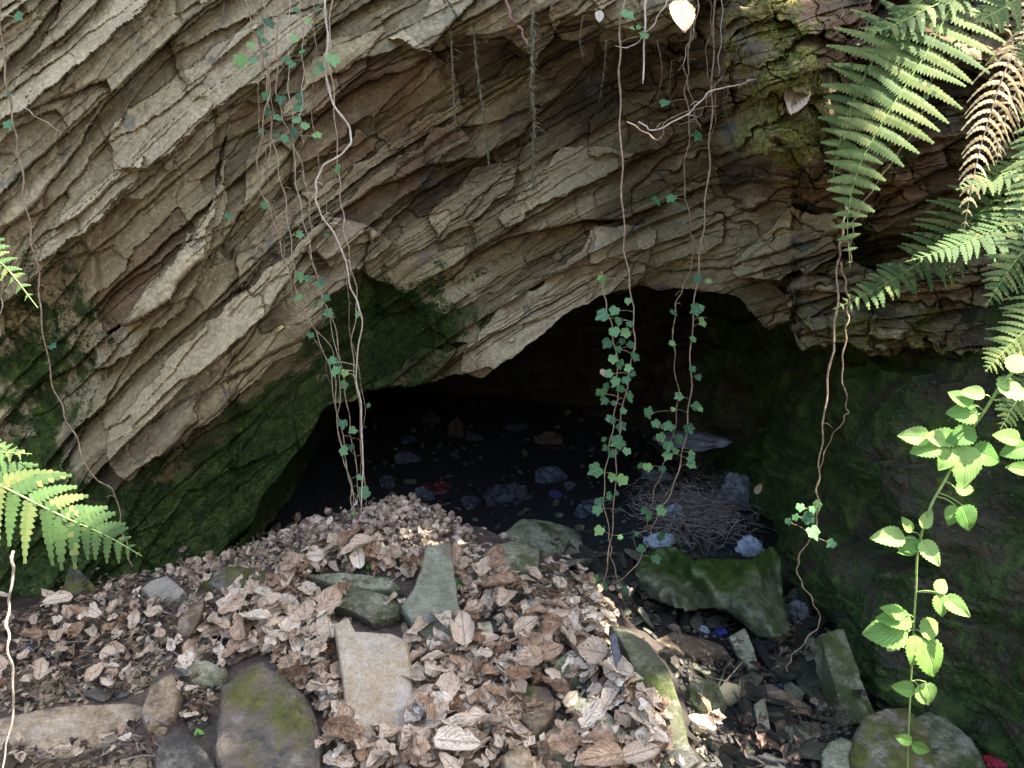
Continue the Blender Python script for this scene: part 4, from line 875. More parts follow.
vine('hanging_vine', 'short wavy vine joining the long one right of the cave mouth', 'vine', [(840, 262), (846, 285), (848, 310), (846, 335), (842, 370), (847, 405), (845, 418), (830, 440), (819, 470)], 2.24, .0026, [], seed=20)
vine('hanging_vine', 'thin bent twig hanging below the big fern frond', 'vine', [(935, 60), (926, 95), (917, 125), (890, 165), (862, 205), (853, 228), (850, 262)], 2.12, .0024, [(928, 108, 5), (926, 98, 5)], seed=21)
vine('hanging_vine', 'thin dry vine in front of the golden moss at the top', 'vine', [(763, -20), (763, 40), (762, 76), (770, 85), (790, 82)], 2.42, .0018, [], M_STEMP, seed=22)
vine('hanging_vine', 'dry vine beside it forming an inverted V in front of golden moss', 'vine', [(775, -20), (772, 10), (775, 50), (780, 95)], 2.43, .0022, [], M_STEMP, seed=23)
vine('hanging_vine', 'short vine at the very top left of the golden moss', 'vine', [(722, -30), (722, 20), (718, 75)], 2.62, .0020, [], M_STEMP, seed=24)
vine('reddish_root', 'reddish twig coming down from the top edge in the middle', 'root', [(503, -20), (510, 15), (520, 28), (527, 45)], 2.85, .0050, [], M_REDST, seed=25)
def mossroot(label, pts, D, r0, seed, fuzz):
    rng = random.Random(seed); C_ = spline([V(a, b, D + .01 * rng.uniform(-1, 1)) for a, b in pts], len(pts) * 9); B = MB()
    for s_i in range(3):
        B.tube([q + Vector((rng.gauss(0, r0 * .7), rng.gauss(0, r0 * .7), 0)) for q in C_], [r0 * (.7 + .5 * rng.random()) * (1 - .6 * i / len(C_)) for i in range(len(C_))], 5, rnd=rng.random())
    for _ in range(fuzz):
        q = C_[rng.randrange(len(C_))]; d = Vector((rng.gauss(0, 1), rng.gauss(0, .6), rng.uniform(-1.4, .2))) * rng.uniform(.006, .018)
        B.tube([q, q + d * .6, q + d + Vector((0, 0, -.004))], [r0 * .4, r0 * .3, r0 * .15], 3, rnd=rng.random())
    o_ = B.build('hanging_root', M_ROOT); tag(o_, label, 'root')
mossroot('thin mossy root hanging under the top ledge, left of three', [(450, 30), (452, 60), (453, 90), (456, 128)], 2.95, .0028, 1, 70)
mossroot('wavy mossy root hanging under the top ledge, middle of three', [(474, 25), (476, 60), (480, 90), (484, 115), (486, 135), (489, 168)], 2.95, .0028, 2, 110)
mossroot('thickest shaggy mossy root, right of three under the top ledge', [(532, 10), (533, 50), (532, 85), (534, 120), (533, 150), (534, 188)], 2.9, .0048, 3, 260)
for i, (pts, lb) in enumerate([([(583, 15), (580, 40), (583, 58)], 'fine dark rootlet under the small pale block at the top'), ([(606, 40), (604, 70), (600, 100)], 'fine dark rootlet hanging in the dark recess left of the central ivy'),
        ([(657, 40), (662, 70), (657, 100)], 'fine dark rootlet hanging right of the thick pale twig'), ([(672, 60), (670, 95), (680, 120)], 'fine rootlet behind the knotty ivy stem'), ([(728, 40), (732, 70), (726, 110), (735, 150)], 'fine rootlet on the left side of the golden moss'), ([(905, 20), (912, 60), (905, 100)], 'fine dark rootlet behind the big fern frond')]):
    mossroot(lb, pts, 2.75 if pts[0][0] < 720 else 2.6, .0012, 20 + i, 40)
# ================================================================== FERNS
def frond(root, px_pts, D0, D1, width_px, mat, n=24, lobes=11, seed=0, droop=.15, nrm_=(0, -.85, .55), asym=1.0, ang=22, peak=.28, base=.35):
    rng = random.Random(seed); m = len(px_pts)
    P_ = [V(a, b, D0 + (D1 - D0) * i / (m - 1)) for i, (a, b) in enumerate(px_pts)]
    C_ = spline(P_, 90); W = width_px * .5 * (D0 + D1) * .5 / F; nn = Vector(nrm_).normalized()
    B = MB(); seg = sum((C_[i + 1] - C_[i]).length for i in range(90)); sp = seg / n * .93
    for k in range(n):
        p = (k + .5) / n; i = min(int(p * 90), 88); c = C_[i].lerp(C_[i + 1], p * 90 - i); t = (C_[i + 1] - C_[i]).normalized()
        prof = (base + (1 - base) * min(1, p / peak)) if p < peak else max(0, (1 - p) / (1 - peak)) ** .85
        for sd in (-1, 1):
            L_ = W * prof * rng.uniform(.78, 1.08) * (.5 if rng.random() < .05 else 1) * (asym if sd > 0 else 1)
            if L_ < .004: continue
            side = t.cross(nn).normalized() * sd; a_ = rad(ang + rng.gauss(0, 6)); d0 = side * math.cos(a_) + t * math.sin(a_)
            up_ = (nn + Vector((rng.gauss(0, .12), 0, rng.gauss(0, .12)))).normalized(); rv = rng.random()
            nl = max(4, int(lobes * (.35 + .65 * prof))); axp = []
            for j in range(nl + 1):
                q = j / nl; axp.append(c + d0 * (L_ * q) + Vector((0, 0, -droop * L_ * q * q)) + t * (L_ * .10 * q * q))
            hw = min(sp * (.66 if mat is not M_FERND else .3), L_ * .3)
            vs = []; fs = []; rn = []
            for j in range(nl):
                q = (j + .5) / nl; e = axp[j]; f_ = axp[j + 1]; ax = (f_ - e); wl = hw * (1 - q ** 1.6 * .85) * rng.uniform(.88, 1.08)
                bt = up_.cross(ax.normalized()).normalized(); st_ = ax
                for s2 in (-1, 1):
                    o_ = len(vs); tip = e + st_ * .75 + bt * (s2 * wl) - up_ * wl * .18
                    vs += [e, f_, f_ * .45 + e * .55 + bt * (s2 * wl * .6) + st_ * .62, tip, e + st_ * .12 + bt * (s2 * wl * .72) + up_ * wl * .06]
                    fs.append((o_, o_ + 1, o_ + 2, o_ + 3, o_ + 4) if s2 > 0 else (o_ + 4, o_ + 3, o_ + 2, o_ + 1, o_)); rn += [(rv * .6 + rng.random() * .25 + .15 * p)] * 5
            B.add(vs, fs, rnd=rn)
    o_ = B.build('frond', mat, root)
    R2 = MB(); R2.tube(C_, [.0028 * (1 - .8 * i / 91) for i in range(91)], 5, rnd=.5); r_ = R2.mesh('rachis', M_GSTEM if mat is not M_FERND else M_STEM, root.location)
    ro = bpy.data.objects.new('rachis', r_); COL.objects.link(ro); ro.parent = o_
    return o_
def fern(label, loc): r_ = empty('fern', loc); tag(r_, label, 'fern'); return r_
f1 = fern('fern with a big green frond hanging from the top over the mossy ledge', V(965, -30, 2.3))
frond(f1, [(985, -50), (955, 0), (925, 55), (890, 110), (860, 165), (848, 215), (850, 268)], 2.15, 2.0, 128, M_FERN, 26, 16, 1, .0, (-.1, -.85, .5), .85, -2, .3, .5)
frond(f1, [(960, -30), (900, 20), (868, 70), (850, 110), (838, 150), (832, 185)], 2.3, 2.22, 100, M_FERN, 19, 12, 2, .0, (0, -.8, .6), .9, 0, .3, .5)
frond(f1, [(985, -45), (960, -10), (915, 15), (880, 30), (860, 28)], 2.15, 2.1, 60, M_FERN, 18, 9, 3, .1, (0, -.7, .7))
f2 = fern('fern spreading from the right edge with a long frond pointing left below the ledge', V(1050, 180, 2.4))
frond(f2, [(1065, 120), (1010, 185), (965, 225), (920, 262), (875, 290), (832, 310)], 2.35, 2.3, 98, M_FERNY, 30, 11, 4, .12, (0, -.75, .65), 1, 14, .3, .5)
frond(f2, [(1060, 150), (1015, 210), (985, 235), (945, 250), (905, 262)], 2.2, 2.15, 76, M_FERNY, 24, 10, 5, .1, (0, -.6, .8))
frond(f2, [(1080, 120), (1030, 160), (990, 180), (955, 190)], 2.25, 2.2, 66, M_FERN, 20, 9, 6, .1, (0, -.7, .7))
f3 = fern('fern at the right edge with green fronds hanging above the white lit leaf', V(1080, 230, 2.0))
frond(f3, [(1085, 180), (1045, 225), (1010, 268), (985, 308)], 1.95, 1.9, 92, M_FERN, 22, 10, 7, .12, (0, -.85, .5))
frond(f3, [(1080, 260), (1045, 310), (1010, 345), (985, 372)], 1.9, 1.85, 90, M_FERN, 22, 10, 8, .12, (0, -.85, .5))
frond(f3, [(1090, 340), (1050, 375), (1018, 400), (1000, 430)], 1.9, 1.85, 80, M_FERN, 20, 9, 9, .12, (0, -.85, .5))
frond(f3, [(1080, 60), (1050, 130), (1025, 190), (1010, 240)], 2.0, 1.95, 80, M_FERN, 22, 9, 10, .12, (0, -.85, .5))
f4 = fern('brown dead fern fronds dangling at the upper right edge', V(1030, -20, 2.1))
frond(f4, [(1040, 10), (1010, 60), (990, 115), (975, 170), (962, 240)], 2.05, 1.98, 62, M_FERND, 24, 8, 11, .8, (0, -.9, .4), 1, 5)
frond(f4, [(1045, 40), (1022, 80), (1005, 120), (996, 165)], 2.05, 2.0, 60, M_FERND, 18, 8, 12, .8, (0, -.9, .4), 1, 5)
f5 = fern('fern with pale green fronds in the top right corner above the dead fronds', V(1060, -60, 1.9))
frond(f5, [(1090, -60), (1045, -20), (1000, 10), (975, 22)], 1.85, 1.8, 84, M_FERN, 20, 9, 13, .1, (0, -.8, .6))
frond(f5, [(1080, -30), (1060, 20), (1035, 50), (1015, 60)], 1.85, 1.8, 80, M_FERN, 18, 9, 14, .1, (0, -.8, .6))
f6 = fern('fern reaching in from the left edge with broad light green fronds', V(-90, 430, 1.3))
frond(f6, [(-120, 425), (-60, 455), (0, 485), (60, 515), (105, 535), (142, 556)], 1.3, 1.25, 138, M_FERNY, 19, 12, 15, .25, (0, -.85, .5), 1, 26, .3, .6)
frond(f6, [(-120, 430), (-70, 440), (-20, 450), (32, 454)], 1.33, 1.3, 90, M_FERNY, 18, 10, 16, .2, (0, -.7, .7))
frond(f6, [(-110, 400), (-80, 300), (-40, 245), (0, 262), (38, 308)], 1.3, 1.2, 80, M_FERNY, 22, 10, 17, .15, (0, -.8, .6))
q0, q1 = V(-120, 426, 1.32), Vector((-1.3, 1.35, float(gz(-1.3, 1.35)) - .02)); B = MB()
for dx in (0, .012, -.01): B.tube(spline([q1 + Vector((dx * 2, dx, 0)), q1.lerp(q0, .55) + Vector((-.05 + dx, 0, .08)), q0 + Vector((dx, 0, 0))], 14), [.004] * 15, 6, rnd=.4)
B.build('stipe', M_GSTEM, f6)
# ================================================================== BRAMBLE
BL = [leaf_proto('leaflet', M_BRAM, L=1, W=w_, nv=18, nu=5, roll=r_, bend=b_, serr=.07, pleat=.035, crump=.03, seed=i, fold=.15, shape=.85) for i, (w_, r_, b_) in enumerate([(.72, .1, -.5), (.66, .3, -.3), (.78, -.2, -.6), (.62, .1, .3)])]
def bramble(label, stem, D, leaves, mat=M_GSTEM, seed=0):
    rng = random.Random(seed); P_ = [V(a, b, D + .02 * rng.uniform(-1, 1)) for a, b in stem]; C_ = spline(P_, len(P_) * 8)
    root = empty('bramble', C_[-1]); tag(root, label, 'bramble'); B = MB(); B.tube(C_, [.0042 - .0022 * i / len(C_) for i in range(len(C_))][::-1], 7, rnd=.5)
    for i in range(3, len(C_) - 2, 3):
        d = Vector((rng.choice([-1, 1]), -.3, .2)) * .006; B.tube([C_[i], C_[i] + d], [.0014, .0002], 4, rnd=.2)
    PXs, PYs = proj([tuple(q) for q in C_]); st = []
    for a, b, L_, angd, tilt in leaves:      # leaf base pixel, length px, pointing angle (deg, 0 = right, 90 = down), tilt
        i = int(np.argmin((PXs - a) ** 2 + (PYs - b) ** 2)); Dl = C_[i].y - .02; p = V(a, b, Dl); sz = 1.22 * L_ * Dl / F
        if (C_[i] - p).length > .008: B.tube(spline([C_[i], C_[i].lerp(p, .5) + Vector((0, 0, .004)), p], 5), [.0014] * 6, 5, rnd=.7)
        t = Vector((math.cos(rad(angd)), 0, -math.sin(rad(angd)))); n_ = Vector((rng.gauss(0, .15), -1, tilt)).normalized(); t = (t - n_ * t.dot(n_)).normalized(); x = t.cross(n_)
        st.append((p + t * sz * .5, sz, Matrix((x, t, n_)).transposed().to_4x4()))
    B.build('stem', mat, root)
    for p, sz, R_ in st:
        ob_ = bpy.data.objects.new('leaf', BL[rng.randrange(4)]); COL.objects.link(ob_); ob_.parent = root
        ob_.matrix_local = Matrix.Translation(p - root.location) @ R_ @ Matrix.Diagonal((sz, sz, sz, 1))
bramble('tall bramble shoot with sunlit serrated leaves rising at the lower right', [(907, 790), (909, 720), (913, 640), (916, 590), (918, 550), (930, 508), (948, 475), (965, 440), (985, 410), (1010, 375), (1050, 350)], 1.75,
        [(1000, 392, 34, 330, 1.2), (985, 395, 20, 200, .8), (1010, 372, 24, 300, .8), (978, 415, 26, 190, .7), (972, 405, 22, 230, .8), (975, 432, 26, 160, .8), (965, 445, 38, 95, .7), (972, 450, 30, 20, .6), (958, 440, 28, 195, .9), (945, 440, 24, 185, .6),
         (952, 448, 24, 120, .9), (940, 445, 26, 165, 1.0), (930, 437, 26, 185, .5), (955, 488, 18, 5, .5), (962, 505, 26, 70, .4), (955, 505, 20, 100, .4), (920, 545, 22, 190, 1.2), (905, 538, 30, 185, 1.1), (912, 532, 17, 240, .6), (922, 528, 20, 300, .6), (922, 540, 26, 60, .5), (915, 550, 16, 170, 1.0),
         (936, 592, 18, 310, .8), (938, 594, 22, 80, .6), (945, 596, 26, 45, .5), (912, 622, 32, 195, 1.3), (908, 632, 40, 182, .9), (905, 615, 24, 200, 1.2), (915, 635, 30, 100, .6), (920, 632, 26, 340, .5), (922, 640, 40, 70, .5), (918, 648, 22, 60, .5),
         (915, 690, 24, 190, .6), (918, 685, 24, 60, .5), (926, 682, 20, 75, .5), (912, 742, 18, 200, .4), (912, 745, 18, 20, .4)], seed=3)
for i, (pts, D_, lb) in enumerate([([(700, -10), (694, 30), (684, 60), (690, 92), (700, 130)], 2.66, 'wiry dry root between the two curving ivy stems at the top'), ([(845, -10), (842, 15), (836, 35)], 2.35, 'short rusty root hanging at the top left of the big fern frond'), ([(858, -10), (862, 20), (850, 48), (856, 70)], 2.36, 'bent rusty root behind the top of the big fern frond'), ([(872, -10), (868, 25), (874, 40)], 2.38, 'straight rusty root behind the top of the big fern frond'), ([(722, 76), (708, 98), (700, 115), (680, 125)], 2.6, 'thin twig curling down from the horizontal forked twig'), ([(705, -20), (712, 20), (706, 60), (716, 105), (709, 150)], 2.7, 'thin dry root running beside the curving ivy stem')]):
    vine('dry_root', lb, 'root', pts, D_, .0018, [], M_REDST if i in (1, 2, 3) else M_STEM, seed=60 + i, curls=5)
bramble('cluster of small bramble leaves at the right edge beside the green ferns', [(1060, 420), (1030, 440), (1005, 450)], 1.8, [(1020, 440, 22, 200, .7), (1026, 446, 24, 160, .6), (1030, 470, 20, 190, .6)], seed=4)
def single_leaf(name, label, px, py, D, L_, ang_, mat_mesh, tilt=.3):
    p = V(px, py, D); sz = L_ * D / F; t = Vector((math.cos(rad(ang_)), 0, -math.sin(rad(ang_)))); n_ = Vector((.1, -1, tilt)).normalized(); t = (t - n_ * t.dot(n_)).normalized(); x = t.cross(n_)
    ob_ = bpy.data.objects.new(name, mat_mesh); COL.objects.link(ob_); ob_.matrix_world = Matrix.Translation(p) @ Matrix((x, t, n_)).transposed().to_4x4() @ Matrix.Diagonal((sz, sz, sz, 1)); tag(ob_, label, 'leaf'); return ob_
UL = leaf_proto('dry_leaf', M_DEAD, L=1, W=.55, nv=14, nu=4, roll=.6, bend=.4, serr=.05, pleat=.02, crump=.08, seed=9)
single_leaf('dry_leaf', 'pink brown dry leaf caught on the twig in front of the mossy ledge', 793, 100, 2.33, 50, 110, UL, .5)
single_leaf('dry_leaf', 'pinkish white dry leaf hanging from the top edge right of centre', 681, 20, 2.5, 46, 92, UL, .6)
single_leaf('dry_leaf', 'small dry leaf hanging on a rootlet under the top ledge', 599, 18, 2.7, 16, 95, UL, .5)
single_leaf('dry_leaf', 'brown shrivelled leaf behind the sunlit bramble leaves', 893, 642, 1.74, 32, 140, UL, .5)
single_leaf('dry_leaf', 'tiny brown withered leaf among the central ivy leaves', 604, 374, 2.58, 12, 60, UL, .5)
single_leaf('dry_leaf', 'tan dead leaf standing at the top of the long green grey slab', 637, 647, 2.25, 30, 300, UL, .4)
single_leaf('dry_leaf', 'orange brown leaf lying at the side of the straw heap', 758, 489, 3.55, 14, 300, UL, .9)
# ================================================================== RUBBISH, SHEET, STRAW
M_REDD = cloth('shaded_red_plastic', (.05, .008, .008), (.12, .025, .02), .5, .1)  # red and blue copies for the cave, its shade put into the colour
M_BLUED = cloth('shaded_blue_plastic', (.015, .015, .08), (.05, .05, .22), .4, .1)
def crumple(name, label, cat, px, py, wpx, hpx, mat, seed=0, flat=.5, lift=.0, D=None):
    rng = random.Random(seed); p, D_ = hit(px, py)
    if D: p = V(px, py, D); D_ = D
    a_, b_ = wpx * D_ / F * .5, hpx * D_ / F * .5
    bm = bmesh.new(); bmesh.ops.create_icosphere(bm, subdivisions=4, radius=1); B = MB()
    co = np.array([tuple(v.co) for v in bm.verts]); fs = [tuple(v.index for v in f.verts) for f in bm.faces]; bm.free()
    r_ = 1 + .45 * fbm(co[:, 0] * 1.5 + seed, co[:, 1] * 1.5 + co[:, 2], seed, 2)
    r_ += .5 * (1 - 2 * np.abs(fbm(co[:, 0] * 2.5 + co[:, 2], co[:, 1] * 2.5 + seed * 3 - co[:, 2], seed + 9, 4)))
    co = co * r_[:, None] * np.array([a_, max(a_, b_) * .7, b_]) * .9
    co += np.array(p) + np.array([0, 0, b_ * .5 + lift])
    B.add(co, fs, rnd=.5); o_ = B.build(name, mat); tag(o_, label, cat); o_.data.set_sharp_from_angle(angle=rad(40)); return o_
# draped green sheet
def sheet():
    ol = [(630, 566), (655, 547), (674, 546), (694, 557), (715, 556), (735, 558), (756, 553), (776, 545), (779, 560), (782, 590), (788, 630), (775, 636), (760, 638), (740, 622), (725, 610), (705, 607), (690, 612), (670, 606), (650, 600), (635, 588)]
    n_ = 46; B = MB(); xs = np.linspace(628, 790, 64); ys = np.linspace(540, 642, n_)
    X_, Y_ = np.meshgrid(xs, ys); Xw = X_ + 5 * fbm(X_ / 30, Y_ / 30, 3, 3); Yw = Y_ + 4 * fbm(X_ / 30, Y_ / 30, 4, 3)
    ins = inpoly(Xw, Yw, ol)
    base = 3.12 - (Y_ - 545) * .0052
    fo = .05 * np.sin(X_ / 15 - Y_ / 14 + 3 * fbm(X_ / 60, Y_ / 60, 5, 2)) + .10 * np.exp(-((X_ - 690) / 30) ** 2 - ((Y_ - 580) / 30) ** 2) + .10 * np.exp(-((X_ - 755) / 22) ** 2 - ((Y_ - 600) / 45) ** 2) + .06 * fbm(X_ / 28, Y_ / 40, 6, 4) + .03 * (1 - np.abs(fbm(X_ / 18, Y_ / 30, 7, 3)) * 2)
    P_ = at(X_, Y_, base - fo); idx = np.arange(P_.shape[0] * P_.shape[1]).reshape(P_.shape[:2]); fs = []
    for i in range(n_ - 1):
        for j in range(63):
            if ins[i, j] and ins[i + 1, j] and ins[i, j + 1] and ins[i + 1, j + 1]: fs.append((idx[i, j], idx[i + 1, j], idx[i + 1, j + 1], idx[i, j + 1]))
    used = sorted({q for f in fs for q in f}); mp = {q: i for i, q in enumerate(used)}; PP = P_.reshape(-1, 3)
    B.add([PP[q] for q in used], [tuple(mp[q] for q in f) for f in fs], rnd=.5, moss=[float(1 - sst(560, 600, Y_.reshape(-1)[q] + 14 * math.sin(X_.reshape(-1)[q] / 24))) for q in used])
    o_ = B.build('plastic_sheet', M_SHEET); md = o_.modifiers.new('solid', 'SOLIDIFY'); md.thickness = .008
    tag(o_, 'crumpled slimy green sheet draped over stones behind the ivy', 'sheet')
M = Mt('algae_sheet'); ob = M.obj(); n1 = M.noise(ob, 9, 5, .6, 1.0)
M_SHEET = M.bsdf(M.mix(M.smooth(M.math('ADD', M.attr('moss'), M.math('MULTIPLY', M.math('SUBTRACT', n1, .5), 2.2)), .2, .8), M.ramp(M.noise(ob, 22, 5, .6), [(.3, (.035, .045, .018)), (.7, (.19, .20, .11))]), M.ramp(M.noise(ob, 16, 4, .6), [(.3, (.02, .045, .008)), (.7, (.09, .14, .025))])), .4, M.bump(M.noise(M.scale(ob, (1, 1, 4), (0, .6, 0)), 18, 5, .6, 1), .012, .8), .5, .1)
sheet()
S('boulder', [(556, 590), (568, 560), (600, 550), (640, 556), (640, 590), (600, 604)], .12, SM['algae'], 'dark green slimy rock behind the base of the central ivy', k=.2, lift=.03, seed=51, bulge=.15, D=3.0)
S('boulder', [(490, 540), (520, 520), (580, 528), (590, 548), (540, 556), (500, 556)], .12, SM['algae'], 'low dark green rock in shadow behind the algae green block', k=.2, lift=.02, seed=52, bulge=.15)
crumple('plastic_bag', 'pale bluish crumpled bag resting on the corner of the green sheet', 'bag', 749, 552, 24, 20, M_BAG, 1)
crumple('rag', 'long flat grey rag at the top of the straw heap', 'rag', 690, 441, 60, 9, M_RAG, 2, D=4.3)
crumple('rag', 'grey rag strip left of the straw heap top', 'rag', 656, 478, 28, 11, M_RAG, 3)
crumple('rag', 'crumpled grey rag on the right side of the straw heap', 'rag', 733, 502, 28, 36, M_RAG, 4)
crumple('rag', 'pale rag in the middle of the straw heap', 'rag', 673, 518, 20, 18, M_BAG, 5)
crumple('plastic_bag', 'pale crumpled bag behind the left part of the green sheet', 'bag', 658, 545, 28, 16, M_BAG, 6)
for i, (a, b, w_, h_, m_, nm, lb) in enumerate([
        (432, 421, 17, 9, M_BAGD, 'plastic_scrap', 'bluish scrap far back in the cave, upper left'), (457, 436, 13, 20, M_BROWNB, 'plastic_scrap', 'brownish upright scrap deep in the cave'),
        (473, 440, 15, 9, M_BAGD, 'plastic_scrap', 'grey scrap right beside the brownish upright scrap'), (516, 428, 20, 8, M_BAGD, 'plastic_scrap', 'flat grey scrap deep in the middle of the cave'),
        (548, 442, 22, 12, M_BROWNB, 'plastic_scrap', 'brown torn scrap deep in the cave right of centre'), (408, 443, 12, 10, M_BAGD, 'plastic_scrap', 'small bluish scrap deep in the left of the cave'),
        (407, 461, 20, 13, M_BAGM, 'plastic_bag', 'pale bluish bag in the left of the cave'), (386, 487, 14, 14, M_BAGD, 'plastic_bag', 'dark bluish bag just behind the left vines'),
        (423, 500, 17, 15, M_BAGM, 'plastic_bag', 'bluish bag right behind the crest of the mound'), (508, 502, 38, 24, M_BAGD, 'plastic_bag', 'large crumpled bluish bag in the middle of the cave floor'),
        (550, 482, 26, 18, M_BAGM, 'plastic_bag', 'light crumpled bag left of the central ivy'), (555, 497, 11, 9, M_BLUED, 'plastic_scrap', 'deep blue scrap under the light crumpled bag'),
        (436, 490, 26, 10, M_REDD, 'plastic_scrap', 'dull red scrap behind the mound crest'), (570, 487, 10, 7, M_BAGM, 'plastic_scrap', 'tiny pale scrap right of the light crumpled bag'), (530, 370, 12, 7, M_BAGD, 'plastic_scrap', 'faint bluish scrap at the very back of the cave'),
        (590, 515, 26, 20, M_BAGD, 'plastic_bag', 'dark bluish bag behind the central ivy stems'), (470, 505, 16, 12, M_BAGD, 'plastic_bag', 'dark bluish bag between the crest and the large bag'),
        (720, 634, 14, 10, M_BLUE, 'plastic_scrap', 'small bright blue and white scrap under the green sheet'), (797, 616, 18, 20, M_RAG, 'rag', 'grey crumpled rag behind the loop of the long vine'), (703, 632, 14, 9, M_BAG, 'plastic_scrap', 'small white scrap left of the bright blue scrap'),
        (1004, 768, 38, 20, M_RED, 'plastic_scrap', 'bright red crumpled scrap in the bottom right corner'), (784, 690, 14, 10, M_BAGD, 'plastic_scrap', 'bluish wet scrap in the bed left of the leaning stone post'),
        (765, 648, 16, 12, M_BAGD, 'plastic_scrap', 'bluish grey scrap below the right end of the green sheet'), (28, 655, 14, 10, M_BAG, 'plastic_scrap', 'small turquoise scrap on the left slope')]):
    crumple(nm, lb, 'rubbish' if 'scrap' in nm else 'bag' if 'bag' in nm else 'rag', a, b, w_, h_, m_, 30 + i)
for i, (a, b) in enumerate([(137, 602), (141, 622), (361, 541)]):
    crumple('white_shell', ['upper white shell on the left slope', 'lower white shell on the left slope', 'white shell beside the tip of the upright pointed slab'][i], 'shell', a, b, 9, 9, M_WHITE, 60 + i)
B = MB(); r = random.Random(8)
for _ in range(700):
    a, b = r.gauss(690, 36), r.gauss(512, 20)
    if not (630 < a < 765 and 455 < b < 552): continue
    p, _d = hit(a, b); d = Vector((r.gauss(0, 1), r.gauss(0, .7), r.gauss(0, .35))).normalized() * r.uniform(.03, .12); p = p + Vector((0, 0, .02 + .06 * r.random() * math.exp(-((a - 695) / 40) ** 2)))
    e = Vector((r.gauss(0, 1), r.gauss(0, 1), r.gauss(0, .6))) * d.length * .45; B.tube(spline([p - d, p - d * .3 + e, p + d * .4 - e * .6, p + d], 8), [r.uniform(.0007, .0022)] * 9, 3, rnd=r.random())
tag(B.build('dry_straw', M_STRAW), 'tangle of dry straw and rootlets heaped in the cave entrance', 'straw', kind='stuff')
B = MB()
for _ in range(170):
    a, b = sample_px(MOUND, 1, r)[0]; p, _d = hit(a, b); d = Vector((r.gauss(0, 1), r.gauss(0, .7), r.gauss(0, .25))).normalized() * r.uniform(.02, .09); p = p + Vector((0, 0, .03))
    B.tube(spline([p - d, p + Vector((0, 0, .01)), p + d], 4), [r.uniform(.001, .0026)] * 5, 4, rnd=r.random())
tag(B.build('fine_twigs', M_STRAW), 'fine twigs and stalks strewn over the mound', 'twigs', kind='stuff')
vine('dry_vine', 'thin dark twig sticking up at the bottom left of the mound', 'stem', [(62, 708), (75, 730), (92, 760)], 2.0, .003, [], M_STEM, seed=40, kink=.3)
# seedlings
for i, (a, b, h_) in enumerate([(459, 588, 16), (481, 579, 14), (226, 587, 10), (233, 583, 10), (220, 590, 8), (200, 735, 10), (130, 741, 10), (45, 750, 14), (457, 670, 9), (510, 626, 8), (450, 686, 8), (370, 570, 8)]):
    p, D_ = hit(a, b + h_ * .5); B = MB(); h = h_ * D_ / F; q = p + Vector((0, 0, .01)); root = empty('seedling', q)
    tag(root, 'x', 'seedling', 'green seedlings on the mound'); INDIV.append((root, a, b, 'seedling', 'bright', 1))
    B.tube([q, q + Vector((.002, 0, h * .6)), q + Vector((.004, 0, h))], [.0015, .0012, .001], 5, rnd=.5); B.build('stem', M_GRASS, root)
    for sd in (-1, 1):
        vs, fs, lu, lv = blade(h * .9, h * .45, 6, 2, .3, .4, seed=i); L_ = MB()
        Rm = frame_from(Vector((sd * .4, -.6, .7)), r.uniform(0, 6)); L_.add([Rm @ Vector(v) + q + Vector((sd * h * .25, -.004, h * .8)) for v in vs], fs, rnd=.5); L_.build('leaf', M_GRASS, root)
# ================================================================== MOSS TUFTS on rock
def moss_tufts(name, label, boxes, mat, n, size, seed, thr=.35):
    r_ = np.random.RandomState(seed); vs = []; fs = []; rn = []
    for (x0, y0, x1, y1, frac) in boxes:
        k = int(n * frac); a = r_.uniform(x0, x1, k); b = r_.uniform(y0, y1, k); D_, A_ = cliff_eval(a, b)
        lip = np.interp(a, LIP[:, 0], LIP[:, 1]); nz = fbm(a / 16, b / 16, 91, 4)
        ok = (A_['moss'] + .9 * nz > thr) & (b < lip - 1); a, b, D_ = a[ok], b[ok], D_[ok]
        P_ = at(a, b, D_ - .002)
        for p in P_:
            for _ in range(3):
                d = Vector((r_.normal(0, .8), -abs(r_.normal(.7, .4)), r_.normal(.35, .6))).normalized() * size * r_.uniform(.5, 1.3); s_ = Vector((r_.normal(), r_.normal(), r_.normal())).normalized() * size * .22
                q = Vector(p) + Vector((r_.normal(), 0, r_.normal())) * size * .4; o_ = len(vs)
                vs += [q - s_, q + s_, q + d + s_ * .3, q + d * .6 - s_]; fs.append((o_, o_ + 1, o_ + 2, o_ + 3)); rn += [r_.rand()] * 4
    B = MB(); B.add(vs, fs, rnd=rn); tag(B.build(name, mat, smooth=False), label, 'moss', kind='stuff')
moss_tufts('golden_moss', 'golden green moss growing on the upper right ledges', [(725, -10, 1024, 230, .6), (780, 250, 1024, 400, .4)], M_MOSS, 15000, .010, 1, .42)
moss_tufts('dark_moss', 'dark green moss covering the damp lower left rock', [(0, 230, 120, 620, .3), (100, 400, 330, 640, .35), (330, 260, 500, 395, .35)], M_MOSSG, 26000, .009, 2, .5)
B = MB(); r = random.Random(5)
